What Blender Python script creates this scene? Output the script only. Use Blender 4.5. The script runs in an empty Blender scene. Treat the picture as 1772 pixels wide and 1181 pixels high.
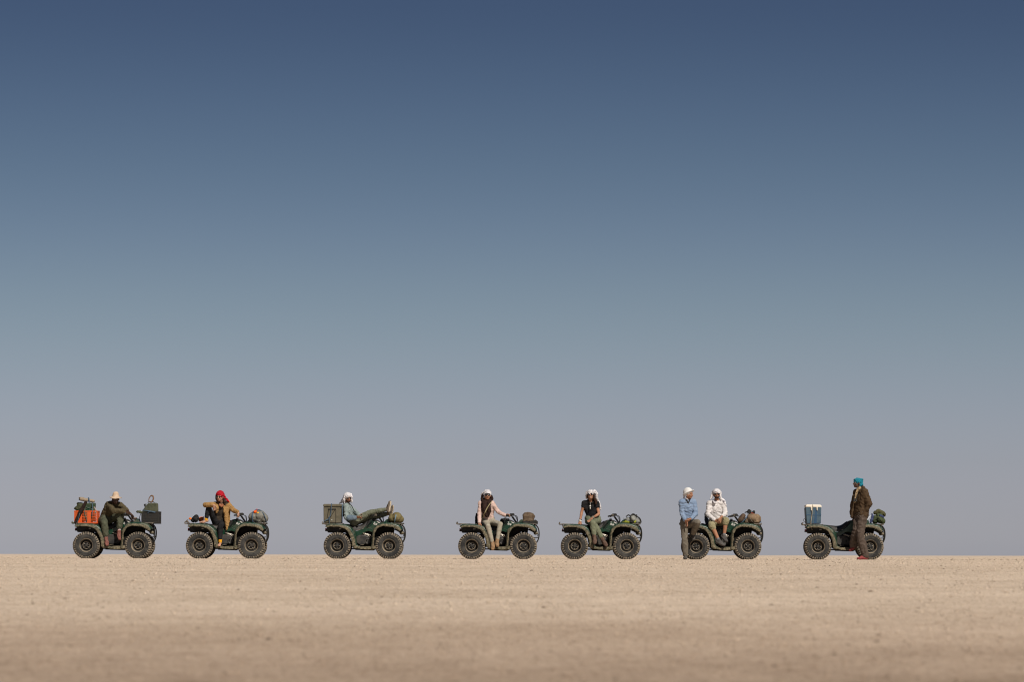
import bpy, bmesh, math, random
from mathutils import Vector, Matrix, noise, Euler
V = Vector
R = math.radians
random.seed(7)
S = bpy.context.scene
C = S.collection

# ------------------------------------------------------------ camera, sky, sun, exposure
CAMZ = 0.104
D0 = 92.3                      # distance to the near wheels
PXM = 72.0                     # photo pixels per metre there
SUN_EL, SUN_AZ = R(45), R(27)  # azimuth: to the right of straight behind the camera
cam = bpy.data.cameras.new('camera')
cam.lens = 135; cam.sensor_width = 36; cam.clip_start = 0.1; cam.clip_end = 30000
cam.dof.use_dof = True; cam.dof.focus_distance = 92.3; cam.dof.aperture_fstop = 6.7
co = bpy.data.objects.new('camera', cam); C.objects.link(co); S.camera = co
co.location = (0, 0, CAMZ)
PITCH = math.atan(370.6 / 6645)
co.rotation_euler = (Euler((R(90) + PITCH, 0, 0)).to_matrix() @ Matrix.Rotation(R(0.10), 3, 'Z')).to_euler()

w = bpy.data.worlds.new('World'); S.world = w; w.use_nodes = True
nt = w.node_tree; nt.nodes.clear()
N, L = nt.nodes, nt.links
wo = N.new('ShaderNodeOutputWorld'); bg = N.new('ShaderNodeBackground'); bg.inputs['Strength'].default_value = 0.1
sky = N.new('ShaderNodeTexSky'); sky.sky_type = 'NISHITA'; sky.sun_disc = False
sky.sun_elevation = SUN_EL; sky.sun_rotation = R(180) - SUN_AZ
sky.air_density = 1.0; sky.dust_density = 1.5; sky.ozone_density = 1.0; sky.altitude = 900
tc = N.new('ShaderNodeTexCoord'); sp = N.new('ShaderNodeSeparateXYZ')
mr = N.new('ShaderNodeMapRange'); mr.inputs['From Min'].default_value = 0; mr.inputs['From Max'].default_value = 0.2
cr = N.new('ShaderNodeValToRGB')
SKYRAMP = [(0.0083, (0.7503, 0.7412, 0.9738)), (0.0459, (0.6427, 0.6442, 0.868)), (0.0835, (0.5854, 0.5822, 0.7975)), (0.1211, (0.5446, 0.5397, 0.7258)), (0.1962, (0.4904, 0.4859, 0.6344)), (0.2712, (0.4311, 0.446, 0.5447)), (0.346, (0.3758, 0.3961, 0.476)), (0.4206, (0.3129, 0.3349, 0.4199)), (0.4949, (0.2603, 0.2892, 0.3607)), (0.5689, (0.2205, 0.2473, 0.3204)), (0.6425, (0.1845, 0.2099, 0.2805)), (0.7157, (0.1571, 0.1785, 0.2476)), (1.0, (0.1571, 0.1785, 0.2476))]
mx = N.new('ShaderNodeMix'); mx.data_type = 'RGBA'; mx.blend_type = 'MULTIPLY'; mx.inputs[0].default_value = 1
L.new(tc.outputs['Generated'], sp.inputs[0]); L.new(sp.outputs['Z'], mr.inputs['Value']); L.new(mr.outputs[0], cr.inputs[0])
L.new(sky.outputs[0], mx.inputs[6]); L.new(cr.outputs[0], mx.inputs[7]); L.new(mx.outputs[2], bg.inputs[0]); L.new(bg.outputs[0], wo.inputs[0])
cr.color_ramp.interpolation = 'B_SPLINE'
for i, (p, c) in enumerate(SKYRAMP):
    e = cr.color_ramp.elements[i] if i < 2 else cr.color_ramp.elements.new(p)
    e.position = p; e.color = (*c, 1)

sl = bpy.data.lights.new('sun', 'SUN'); sl.energy = 5.0; sl.angle = R(0.53); sl.color = (1.0, 0.93, 0.83)
so = bpy.data.objects.new('sun', sl); C.objects.link(so)
sdir = V((math.sin(SUN_AZ) * math.cos(SUN_EL), -math.cos(SUN_AZ) * math.cos(SUN_EL), math.sin(SUN_EL)))
so.rotation_euler = sdir.to_track_quat('Z', 'Y').to_euler(); so.location = (20, -20, 40)
S.view_settings.view_transform = 'Standard'; S.view_settings.look = 'None'
S.cycles.filter_width = 1.1
S.view_settings.exposure = 0; S.view_settings.gamma = 1; S.view_settings.use_curve_mapping = False

# ------------------------------------------------------------ materials
def mat(name, col, col2=None, rough=0.8, scale=8, bump=0.3, bscale=60, spec=0.3, metal=0.0, lo=0.4, hi=0.6, rnd=False, detail=6, bdist=0.01, stretch=None):
    m = bpy.data.materials.new(name); m.use_nodes = True
    n, l = m.node_tree.nodes, m.node_tree.links
    b = n['Principled BSDF']
    b.inputs['Base Color'].default_value = (*col, 1); b.inputs['Roughness'].default_value = rough
    b.inputs['Specular IOR Level'].default_value = spec; b.inputs['Metallic'].default_value = metal
    t = n.new('ShaderNodeTexCoord'); vec = t.outputs['Object']
    if stretch:
        mp = n.new('ShaderNodeMapping'); mp.inputs['Scale'].default_value = stretch
        l.new(vec, mp.inputs[0]); vec = mp.outputs[0]
    if rnd:
        oi = n.new('ShaderNodeObjectInfo'); ml = n.new('ShaderNodeVectorMath'); ml.operation = 'ADD'
        sc = n.new('ShaderNodeMath'); sc.operation = 'MULTIPLY'; sc.inputs[1].default_value = 37
        cx = n.new('ShaderNodeCombineXYZ')
        l.new(oi.outputs['Random'], sc.inputs[0])
        for i in range(3): l.new(sc.outputs[0], cx.inputs[i])
        l.new(vec, ml.inputs[0]); l.new(cx.outputs[0], ml.inputs[1]); vec = ml.outputs[0]
    if col2:
        no = n.new('ShaderNodeTexNoise'); no.inputs['Scale'].default_value = scale; no.inputs['Detail'].default_value = detail
        no.inputs['Roughness'].default_value = 0.65
        r = n.new('ShaderNodeValToRGB'); r.color_ramp.elements[0].position = lo; r.color_ramp.elements[1].position = hi
        r.color_ramp.elements[0].color = (*col, 1); r.color_ramp.elements[1].color = (*col2, 1)
        l.new(vec, no.inputs['Vector']); l.new(no.outputs['Fac'], r.inputs[0]); l.new(r.outputs[0], b.inputs['Base Color'])
        if rough < 0.6:
            rr = n.new('ShaderNodeMapRange'); rr.inputs['From Min'].default_value = lo; rr.inputs['From Max'].default_value = hi
            rr.inputs['To Min'].default_value = rough; rr.inputs['To Max'].default_value = min(1, rough + 0.4)
            l.new(no.outputs['Fac'], rr.inputs['Value']); l.new(rr.outputs[0], b.inputs['Roughness'])
    if bump:
        nb = n.new('ShaderNodeTexNoise'); nb.inputs['Scale'].default_value = bscale; nb.inputs['Detail'].default_value = 4
        bm_ = n.new('ShaderNodeBump'); bm_.inputs['Strength'].default_value = bump; bm_.inputs['Distance'].default_value = bdist
        l.new(vec, nb.inputs['Vector']); l.new(nb.outputs['Fac'], bm_.inputs['Height']); l.new(bm_.outputs[0], b.inputs['Normal'])
    return m

def cloth(name, col, col2=None, **k):
    c2 = col2 or tuple(min(1, c * 1.35 + 0.01) for c in col)
    a = dict(rough=0.92, scale=9, bump=0.5, bscale=22, spec=0.15, lo=0.35, hi=0.65, bdist=0.02); a.update(k)
    return mat(name, col, c2, **a)

DUST = (0.30, 0.235, 0.155)
M = {
 'green': mat('green_plastic', (0.004, 0.034, 0.017), (0.06, 0.07, 0.042), rough=0.26, scale=5, lo=0.50, hi=0.78, bump=0.1, bscale=30, spec=0.5, rnd=True),
 'fender_green': mat('dusty_green_plastic', (0.005, 0.028, 0.015), (0.12, 0.115, 0.078), rough=0.34, scale=9, lo=0.46, hi=0.74, bump=0.25, bscale=40, spec=0.45, rnd=True),
 'mud': mat('dried_mud', (0.040, 0.044, 0.028), (0.205, 0.170, 0.115), rough=0.95, scale=22, lo=0.34, hi=0.64, bump=1.0, bscale=45, spec=0.1, rnd=True, bdist=0.03),
 'rack': mat('dusty_black_steel', (0.03, 0.028, 0.025), (0.15, 0.12, 0.085), rough=0.6, scale=14, bump=0.2, spec=0.4, rnd=True),
 'black': mat('black_plastic', (0.007, 0.007, 0.007), (0.020, 0.018, 0.015), rough=0.55, scale=9, bump=0.2, spec=0.4, rnd=True),
 'dark': mat('grimy_black_metal', (0.006, 0.006, 0.006), (0.014, 0.012, 0.010), rough=0.9, scale=9, bump=0.2, spec=0.2),
 'seat': mat('seat_vinyl', (0.009, 0.0085, 0.008), (0.04, 0.035, 0.029), rough=0.48, scale=5, lo=0.4, hi=0.75, bump=0.15, bscale=90, spec=0.5, rnd=True),
 'tyre': mat('tyre_rubber', (0.020, 0.020, 0.020), (0.056, 0.053, 0.048), rough=0.8, scale=7, bump=0.4, bscale=50, spec=0.25, rnd=True),
 'tread': mat('dusty_tread', (0.085, 0.075, 0.062), (0.24, 0.20, 0.152), rough=0.95, scale=18, bump=0.5, bscale=60, spec=0.1, rnd=True),
 'rim': mat('dusty_rim', (0.045, 0.040, 0.032), (0.24, 0.195, 0.14), rough=0.55, scale=7, lo=0.3, hi=0.6, bump=0.2, spec=0.5, rnd=True),
 'rimdark': mat('dark_rim', (0.008, 0.008, 0.008), (0.03, 0.026, 0.02), rough=0.45, scale=9, bump=0.1, spec=0.5, rnd=True),
 'metal': mat('bare_metal', (0.42, 0.40, 0.36), (0.2, 0.17, 0.13), rough=0.35, scale=12, bump=0.1, metal=0.7, spec=0.5),
 'engine': mat('engine_casing', (0.016, 0.0155, 0.0155), (0.07, 0.06, 0.046), rough=0.5, scale=7, lo=0.4, hi=0.75, bump=0.3, spec=0.5, rnd=True),
 'decal': mat('white_decal', (0.62, 0.62, 0.58), (0.40, 0.38, 0.34), rough=0.4, scale=25, bump=0),
 'decaldark': mat('dark_decal', (0.03, 0.04, 0.035), rough=0.4, bump=0),
 'glass': mat('lamp_glass', (0.20, 0.17, 0.12), (0.10, 0.085, 0.06), rough=0.35, scale=20, bump=0, spec=0.5),
 'red': mat('red_lens', (0.25, 0.01, 0.008), rough=0.2, bump=0),
 'cable': mat('cable_rubber', (0.012, 0.012, 0.012), rough=0.5, bump=0),
}

# ------------------------------------------------------------ mesh helpers
def catmull(pts, n=6):
    pts = [V(p) for p in pts]
    if len(pts) < 3: return pts
    q = [2 * pts[0] - pts[1]] + pts + [2 * pts[-1] - pts[-2]]
    out = []
    for i in range(1, len(q) - 2):
        a, b, c, d = q[i-1], q[i], q[i+1], q[i+2]
        for k in range(n):
            t = k / n
            out.append(0.5 * ((2*b) + (c-a)*t + (2*a-5*b+4*c-d)*t*t + (3*b-a-3*c+d)*t**3))
    out.append(pts[-1]); return out

def frame(wv):
    wv = wv.normalized()
    u = wv.cross(V((0, 0, 1)) if abs(wv.z) < 0.9 else V((0, 1, 0))).normalized()
    return u, wv.cross(u).normalized(), wv

class MB:
    def __init__(s): s.v = []; s.f = []; s.m = []; s.mi = 0
    def add(s, vs, fs):
        o = len(s.v); s.v += [tuple(p) for p in vs]
        for f in fs: s.f.append(tuple(i + o for i in f)); s.m.append(s.mi)
    def box(s, c, size, rot=None):
        c = V(c); h = V(size) / 2; r = rot if rot is not None else Matrix.Identity(3)
        vs = [c + r @ V((x*h.x, y*h.y, z*h.z)) for x in (-1, 1) for y in (-1, 1) for z in (-1, 1)]
        s.add(vs, [(0,1,3,2), (4,6,7,5), (0,4,5,1), (2,3,7,6), (0,2,6,4), (1,5,7,3)])
    def tube(s, pts, r, seg=8, smooth=0):
        pts = catmull(pts, smooth) if smooth else [V(p) for p in pts]
        n = len(pts); rr = r if isinstance(r, (list, tuple)) else None
        vs = []; u = None
        for i, p in enumerate(pts):
            d = (pts[min(i+1, n-1)] - pts[max(i-1, 0)]).normalized()
            if u is None: u = frame(d)[0]
            u = (u - d * u.dot(d)).normalized(); v = d.cross(u)
            ra = (rr[0] + (rr[1]-rr[0]) * i/(n-1)) if rr else r
            vs += [p + (u*math.cos(a) + v*math.sin(a)) * ra for a in [2*math.pi*k/seg for k in range(seg)]]
        fs = [(i*seg+k, i*seg+(k+1) % seg, (i+1)*seg+(k+1) % seg, (i+1)*seg+k) for i in range(n-1) for k in range(seg)]
        fs += [tuple(range(seg))[::-1], tuple((n-1)*seg + k for k in range(seg))]
        s.add(vs, fs)
    def lathe(s, prof, c, seg=48, axis='y', closed=False):
        """prof: (radius, offset along axis)"""
        c = V(c); vs = []
        for (r, o) in prof:
            for k in range(seg):
                a = 2*math.pi*k/seg
                if axis == 'y': vs.append(c + V((r*math.cos(a), o, r*math.sin(a))))
                elif axis == 'x': vs.append(c + V((o, r*math.cos(a), r*math.sin(a))))
                else: vs.append(c + V((r*math.cos(a), r*math.sin(a), o)))
        n = len(prof); rng = n if closed else n-1
        fs = [(i*seg+k, i*seg+(k+1) % seg, ((i+1) % n)*seg+(k+1) % seg, ((i+1) % n)*seg+k) for i in range(rng) for k in range(seg)]
        s.add(vs, fs)
    def prism(s, poly, y0, y1, inset=0.0):
        """poly of (x,z), extruded along y"""
        n = len(poly); vs = [V((x, y0, z)) for x, z in poly] + [V((x, y1, z)) for x, z in poly]
        fs = [(i, (i+1) % n, n+(i+1) % n, n+i) for i in range(n)] + [tuple(range(n))[::-1], tuple(range(n, 2*n))]
        s.add(vs, fs)
    def loft(s, lines):
        n = len(lines[0]); vs = [p for l in lines for p in l]
        s.add(vs, [(i*n+k, i*n+k+1, (i+1)*n+k+1, (i+1)*n+k) for i in range(len(lines)-1) for k in range(n-1)])
    def mesh(s, name, mats, sharp=35, recalc=True):
        me = bpy.data.meshes.new(name); me.from_pydata(s.v, [], s.f)
        for m in mats: me.materials.append(m)
        for p, i in zip(me.polygons, s.m): p.material_index = i; p.use_smooth = True
        if recalc:
            bm = bmesh.new(); bm.from_mesh(me); bmesh.ops.recalc_face_normals(bm, faces=bm.faces); bm.to_mesh(me); bm.free()
        me.set_sharp_from_angle(angle=R(sharp)); me.update()
        return me
    def build(s, name, mats, parent=None, bevel=0, solid=0, sharp=35, **tags):
        if not isinstance(mats, (list, tuple)): mats = [mats]
        me = s.mesh(name, mats, sharp, recalc=not solid)
        return link(name, me, parent, bevel, solid, **tags)

def link(name, me, parent=None, bevel=0, solid=0, **tags):
    o = bpy.data.objects.new(name, me); C.objects.link(o)
    if parent is not None:
        o.parent = parent
    if solid:
        m = o.modifiers.new('solid', 'SOLIDIFY'); m.thickness = solid; m.offset = 0
    if bevel:
        m = o.modifiers.new('bevel', 'BEVEL'); m.width = bevel; m.segments = 2; m.limit_method = 'ANGLE'; m.angle_limit = R(40)
    for k, v in tags.items(): o[k] = v
    return o

def empty(name, loc, label=None, cat=None, group=None, rz=0):
    o = bpy.data.objects.new(name, None); C.objects.link(o); o.location = loc; o.rotation_euler = (0, 0, rz); o.empty_display_size = 0.2
    if label: o['label'] = label
    if cat: o['category'] = cat
    if group: o['group'] = group
    return o

def resample(pts, n):
    pts = [V(p) for p in pts]; d = [0]
    for a, b in zip(pts, pts[1:]): d.append(d[-1] + (b-a).length)
    out = []
    for k in range(n):
        t = d[-1]*k/(n-1); i = 0
        while i < len(d)-2 and d[i+1] < t: i += 1
        f = (t-d[i])/max(1e-9, d[i+1]-d[i]); out.append(pts[i].lerp(pts[i+1], min(1, f)))
    return out

# blobs: closed tapered capsules, ellipsoids and boxes fused into one continuous skin
def cap(mb, p1, r1, p2, r2, seg=14):
    p1, p2 = V(p1), V(p2)
    if (p2-p1).length < 1e-4: p2 = p1 + V((0, 0, 1e-3))
    u, v, wv = frame(p2-p1); vs = []; rings = []
    for (c, r, angs) in ((p1, r1, (-60, -30, 0)), (p2, r2, (0, 30, 60))):
        for a in angs: rings.append((c + wv*r*math.sin(R(a)), r*math.cos(R(a))))
    vs.append(p1 - wv*r1)
    for c, r in rings: vs += [c + (u*math.cos(2*math.pi*k/seg) + v*math.sin(2*math.pi*k/seg))*r for k in range(seg)]
    vs.append(p2 + wv*r2); n = len(rings)
    fs = [(0, 1+(k+1) % seg, 1+k) for k in range(seg)]
    fs += [(1+i*seg+k, 1+i*seg+(k+1) % seg, 1+(i+1)*seg+(k+1) % seg, 1+(i+1)*seg+k) for i in range(n-1) for k in range(seg)]
    e = 1+n*seg; fs += [(e, 1+(n-1)*seg+k, 1+(n-1)*seg+(k+1) % seg) for k in range(seg)]
    mb.add(vs, fs)

def ell(mb, c, r, rot=None, seg=16, rings=10):
    c = V(c); rot = rot if rot is not None else Matrix.Identity(3); vs = [c + rot @ V((0, 0, -r[2]))]
    for i in range(1, rings):
        a = math.pi*i/rings - math.pi/2
        vs += [c + rot @ V((r[0]*math.cos(a)*math.cos(2*math.pi*k/seg), r[1]*math.cos(a)*math.sin(2*math.pi*k/seg), r[2]*math.sin(a))) for k in range(seg)]
    vs.append(c + rot @ V((0, 0, r[2]))); n = rings-1
    fs = [(0, 1+(k+1) % seg, 1+k) for k in range(seg)]
    fs += [(1+i*seg+k, 1+i*seg+(k+1) % seg, 1+(i+1)*seg+(k+1) % seg, 1+(i+1)*seg+k) for i in range(n-1) for k in range(seg)]
    e = 1+n*seg; fs += [(e, 1+(n-1)*seg+k, 1+(n-1)*seg+(k+1) % seg) for k in range(seg)]
    mb.add(vs, fs)

def blob(name, mb, m, parent, vox=0.009, smooth=4, fold=0.0, ffreq=9, fstretch=(1, 1, 1), seed=0, **tags):
    """fuse, smooth, and push folds into the skin; parent's world location is subtracted"""
    org = V(parent.location) if parent is not None else V(tags.pop('origin'))
    me = bpy.data.meshes.new('tmp'); me.from_pydata([tuple(V(p)-org) for p in mb.v], [], mb.f)
    o = bpy.data.objects.new('tmp', me); C.objects.link(o)
    r = o.modifiers.new('r', 'REMESH'); r.mode = 'VOXEL'; r.voxel_size = vox; r.use_smooth_shade = True
    if smooth:
        s = o.modifiers.new('s', 'SMOOTH'); s.iterations = smooth; s.factor = 0.5
    bpy.context.view_layer.update()
    me2 = bpy.data.meshes.new_from_object(o.evaluated_get(bpy.context.evaluated_depsgraph_get())); me2.name = name
    bpy.data.objects.remove(o); bpy.data.meshes.remove(me)
    if fold:
        ns = [v.normal.copy() for v in me2.vertices]; st = V(fstretch)
        for v, nn in zip(me2.vertices, ns):
            p = V((v.co.x*st.x, v.co.y*st.y, v.co.z*st.z))*ffreq + V((seed*3.1, seed*1.7, seed))
            wv = V((noise.noise(p*0.6), noise.noise(p*0.6+V((9, 1, 4))), 0))*1.3
            h = 1 - 2*abs(noise.noise(p+wv)) + 0.4*noise.noise(p*2.7)
            v.co += nn * max(-0.12, (h-0.25)*0.75) * fold
    me2.materials.clear(); me2.materials.append(m)
    for p in me2.polygons: p.use_smooth = True; p.material_index = 0
    if parent is None:
        ob = link(name, me2, None, **tags); ob.location = org; return ob
    return link(name, me2, parent, **tags)

# ------------------------------------------------------------ the pan: one sheet to the horizon
import numpy as np
def gz(x, y):
    z = -0.40*(1-max(y, 0)/60)**2 if y < 60 else 0.0
    if 4 < y < 420:
        f = min(1, (y-4)/4)*min(1, (420-y)/60)
        z += f*(0.0050*noise.noise(V((x*0.55, y*0.55, 0))) + 0.0045*noise.noise(V((x*2.3, y*1.7, 5))) + 0.0032*noise.noise(V((x*6.5, y*3.5, 9))))
    return z
ys = [-40, -10, 0, 4, 7]
y = 8.0
while y < 30: ys.append(y); y += 0.09
while y < 84: ys.append(y); y += 0.20
while y < 104: ys.append(y); y += 0.12
while y < 420: ys.append(y); y *= 1.012
while y < 20000: ys.append(y); y *= 1.35
NX = 400
co_ = []
for y in ys:
    half = 0.16*max(y, 8) + 1.0
    xs = [-12000, -2000, -300 - half] + [-half + 2*half*k/NX for k in range(NX+1)] + [300 + half, 2000, 12000]
    z0 = gz(0, y) if y < 60 else 0.0
    co_ += [c for x in xs for c in (x, y, gz(x, y) if abs(x) <= half+0.01 else z0)]
nn = NX+7; nr = len(ys)
def fast_mesh(name, co, quads, m, sides):
    me = bpy.data.meshes.new(name); co = np.asarray(co, dtype=np.float32).ravel(); quads = np.asarray(quads, dtype=np.int32)
    me.vertices.add(len(co)//3); me.vertices.foreach_set('co', co)
    me.loops.add(quads.size); me.loops.foreach_set('vertex_index', quads.ravel())
    me.polygons.add(len(quads)); me.polygons.foreach_set('loop_start', np.arange(len(quads), dtype=np.int32)*sides)
    me.materials.append(m); me.update(); me.validate(); return me
ii, kk = np.meshgrid(np.arange(nr-1), np.arange(nn-1), indexing='ij'); i0 = (ii*nn+kk).ravel()
gquads = np.stack([i0, i0+1, i0+nn+1, i0+nn], 1)
gm = bpy.data.materials.new('salt_pan_crust'); gm.use_nodes = True
n_, l_ = gm.node_tree.nodes, gm.node_tree.links
b_ = n_['Principled BSDF']; b_.inputs['Roughness'].default_value = 0.97; b_.inputs['Specular IOR Level'].default_value = 0.08
t_ = n_.new('ShaderNodeTexCoord')
def gnoise(scale, detail=6, rough=0.6, loc=(0, 0, 0), stretch=(1, 1, 1)):
    mp = n_.new('ShaderNodeMapping'); mp.inputs['Location'].default_value = loc; mp.inputs['Scale'].default_value = stretch
    q = n_.new('ShaderNodeTexNoise'); q.inputs['Scale'].default_value = scale; q.inputs['Detail'].default_value = detail; q.inputs['Roughness'].default_value = rough
    l_.new(t_.outputs['Object'], mp.inputs[0]); l_.new(mp.outputs[0], q.inputs['Vector']); return q.outputs['Fac']
def gramp(fac, stops):
    r = n_.new('ShaderNodeValToRGB')
    for i, (p, c) in enumerate(stops):
        e = r.color_ramp.elements[i] if i < 2 else r.color_ramp.elements.new(p)
        e.position = p; e.color = (*c, 1)
    l_.new(fac, r.inputs[0]); return r.outputs[0]
def gmix(a, b, fac, mode='MIX'):
    q = n_.new('ShaderNodeMix'); q.data_type = 'RGBA'; q.blend_type = mode
    if isinstance(fac, float): q.inputs[0].default_value = fac
    else: l_.new(fac, q.inputs[0])
    l_.new(a, q.inputs[6]); l_.new(b, q.inputs[7]); return q.outputs[2]
base = gramp(gnoise(0.35, 8, 0.7), [(0.35, (0.485, 0.390, 0.302)), (0.65, (0.588, 0.482, 0.383))])
grain = gramp(gnoise(26, 5, 0.75), [(0.32, (0.66, 0.62, 0.58)), (0.5, (1, 1, 1)), (0.66, (1.2, 1.2, 1.2))])
c1 = gmix(base, grain, 1.0, 'MULTIPLY')
blot = gramp(gnoise(4.5, 6, 0.7, (3, 7, 0)), [(0.28, (0.72, 0.68, 0.64)), (0.45, (1, 1, 1)), (0.62, (1.08, 1.08, 1.07))])
c2 = gmix(c1, blot, 1.0, 'MULTIPLY')
speck = gramp(gnoise(13, 3, 0.6, (11, 2, 0)), [(0.20, (0.35, 0.30, 0.26)), (0.29, (1, 1, 1))])
c3 = gmix(c2, speck, 1.0, 'MULTIPLY')
fine = gramp(gnoise(70, 3, 0.8, (1, 2, 3), (1, 0.35, 1)), [(0.30, (0.72, 0.70, 0.68)), (0.5, (1, 1, 1)), (0.7, (1.18, 1.18, 1.18))])
c3 = gmix(c3, fine, 1.0, 'MULTIPLY')
# vignette-style darkening painted into the crust colour near the camera, with ragged limits
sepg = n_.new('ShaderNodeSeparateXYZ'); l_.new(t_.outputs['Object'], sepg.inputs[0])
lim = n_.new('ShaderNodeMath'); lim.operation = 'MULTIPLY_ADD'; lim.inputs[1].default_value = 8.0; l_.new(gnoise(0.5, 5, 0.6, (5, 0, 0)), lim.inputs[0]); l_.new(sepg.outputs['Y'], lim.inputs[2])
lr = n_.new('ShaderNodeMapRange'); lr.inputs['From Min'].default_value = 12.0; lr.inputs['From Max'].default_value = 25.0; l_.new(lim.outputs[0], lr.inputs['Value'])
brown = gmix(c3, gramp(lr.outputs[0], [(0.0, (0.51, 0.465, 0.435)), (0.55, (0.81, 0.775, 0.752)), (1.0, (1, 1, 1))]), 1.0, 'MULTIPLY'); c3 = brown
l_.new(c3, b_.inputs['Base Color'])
bu = n_.new('ShaderNodeBump'); bu.inputs['Strength'].default_value = 0.7; bu.inputs['Distance'].default_value = 0.02
l_.new(gnoise(18, 6, 0.7), bu.inputs['Height']); l_.new(bu.outputs[0], b_.inputs['Normal'])
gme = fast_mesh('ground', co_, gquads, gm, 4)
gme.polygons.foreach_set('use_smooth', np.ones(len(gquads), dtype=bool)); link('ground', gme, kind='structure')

# crumbs of crust lying on the pan
cm = mat('dark_crumb', (0.07, 0.055, 0.04), (0.22, 0.17, 0.125), scale=24, lo=0.35, hi=0.65, rough=1, bump=0, spec=0.05, detail=2)
rg = np.random.default_rng(3)
def crumbs(n, xs, yy, sz):
    z = np.array([gz(a, b) for a, b in zip(xs, yy)]); ctr = np.stack([xs, yy, z + sz*0.10], 1)
    octa = np.array([(1, 0, 0), (-1, 0, 0), (0, 1, 0), (0, -1, 0), (0, 0, 1), (0, 0, -1)], float)
    p = octa[None]*rg.uniform(0.55, 1.25, (n, 6, 1)); th = rg.uniform(0, 6.28, n); ph = rg.uniform(-0.6, 0.6, n)
    c_, s_ = np.cos(th)[:, None], np.sin(th)[:, None]
    x = p[..., 0]*c_ - p[..., 1]*s_; y_ = p[..., 0]*s_ + p[..., 1]*c_; zz = p[..., 2] + x*ph[:, None]
    return ctr[:, None] + np.stack([x*1.5, y_*1.3, zz*0.55], -1)*sz[:, None, None]
n1 = 110000
d_ = 9.5*(125/9.5)**(rg.random(n1)**0.75); x_ = rg.uniform(-0.145, 0.145, n1)*d_
s1 = (0.0038 + 0.0068*rg.random(n1)**2 + 0.011*rg.random(n1)**14)*np.minimum(1.15, 0.40+d_/75)
n2 = 2500
n3 = 16000; d3 = rg.uniform(95, 190, n3)
P_all = np.concatenate([crumbs(n1, x_, d_, s1), crumbs(n2, rg.uniform(-13, 13, n2), rg.uniform(91.0, 95.0, n2), 0.007+0.016*rg.random(n2)**3), crumbs(n3, rg.uniform(-0.145, 0.145, n3)*d3, d3, 0.010+0.022*rg.random(n3)**3)])
nt_ = len(P_all); ft = np.array([(0,2,4), (2,1,4), (1,3,4), (3,0,4), (2,0,5), (1,2,5), (3,1,5), (0,3,5)])
cme = fast_mesh('crust_crumbs', P_all, (ft[None] + (np.arange(nt_)*6)[:, None, None]).reshape(-1, 3), gm, 3)
cme.materials.append(cm); dk = (rg.random(nt_) < 0.025) | ((np.arange(nt_) >= n1) & (np.arange(nt_) < n1+n2) & (rg.random(nt_) < 0.55)); cme.polygons.foreach_set('material_index', np.repeat(dk.astype(np.int32), 8))  # many crumbs along the wheel line coloured dark as painted contact shadow
link('crust_crumbs', cme, kind='stuff')

# ------------------------------------------------------------ the quad bike, authored once (x forward, near side -y)
def LP(cx, cy): return ((cx-710)/607.2, (1078-cy)/607.2)
def LL(pts, y): return [V((LP(a, b)[0], y, LP(a, b)[1])) for a, b in pts]
def poly(pts): return [LP(a, b) for a, b in pts]

def smooth_poly(pts, n=4):
    q = [V((a, b, 0)) for a, b in pts]; k = len(q); out = []
    for i in range(k):
        a, b, c, d = q[i-1], q[i], q[(i+1) % k], q[(i+2) % k]
        for j in range(n):
            t = j/n; p = 0.5*((2*b)+(c-a)*t+(2*a-5*b+4*c-d)*t*t+(3*b-a-3*c+d)*t**3); out.append((p.x, p.y))
    return out

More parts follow.
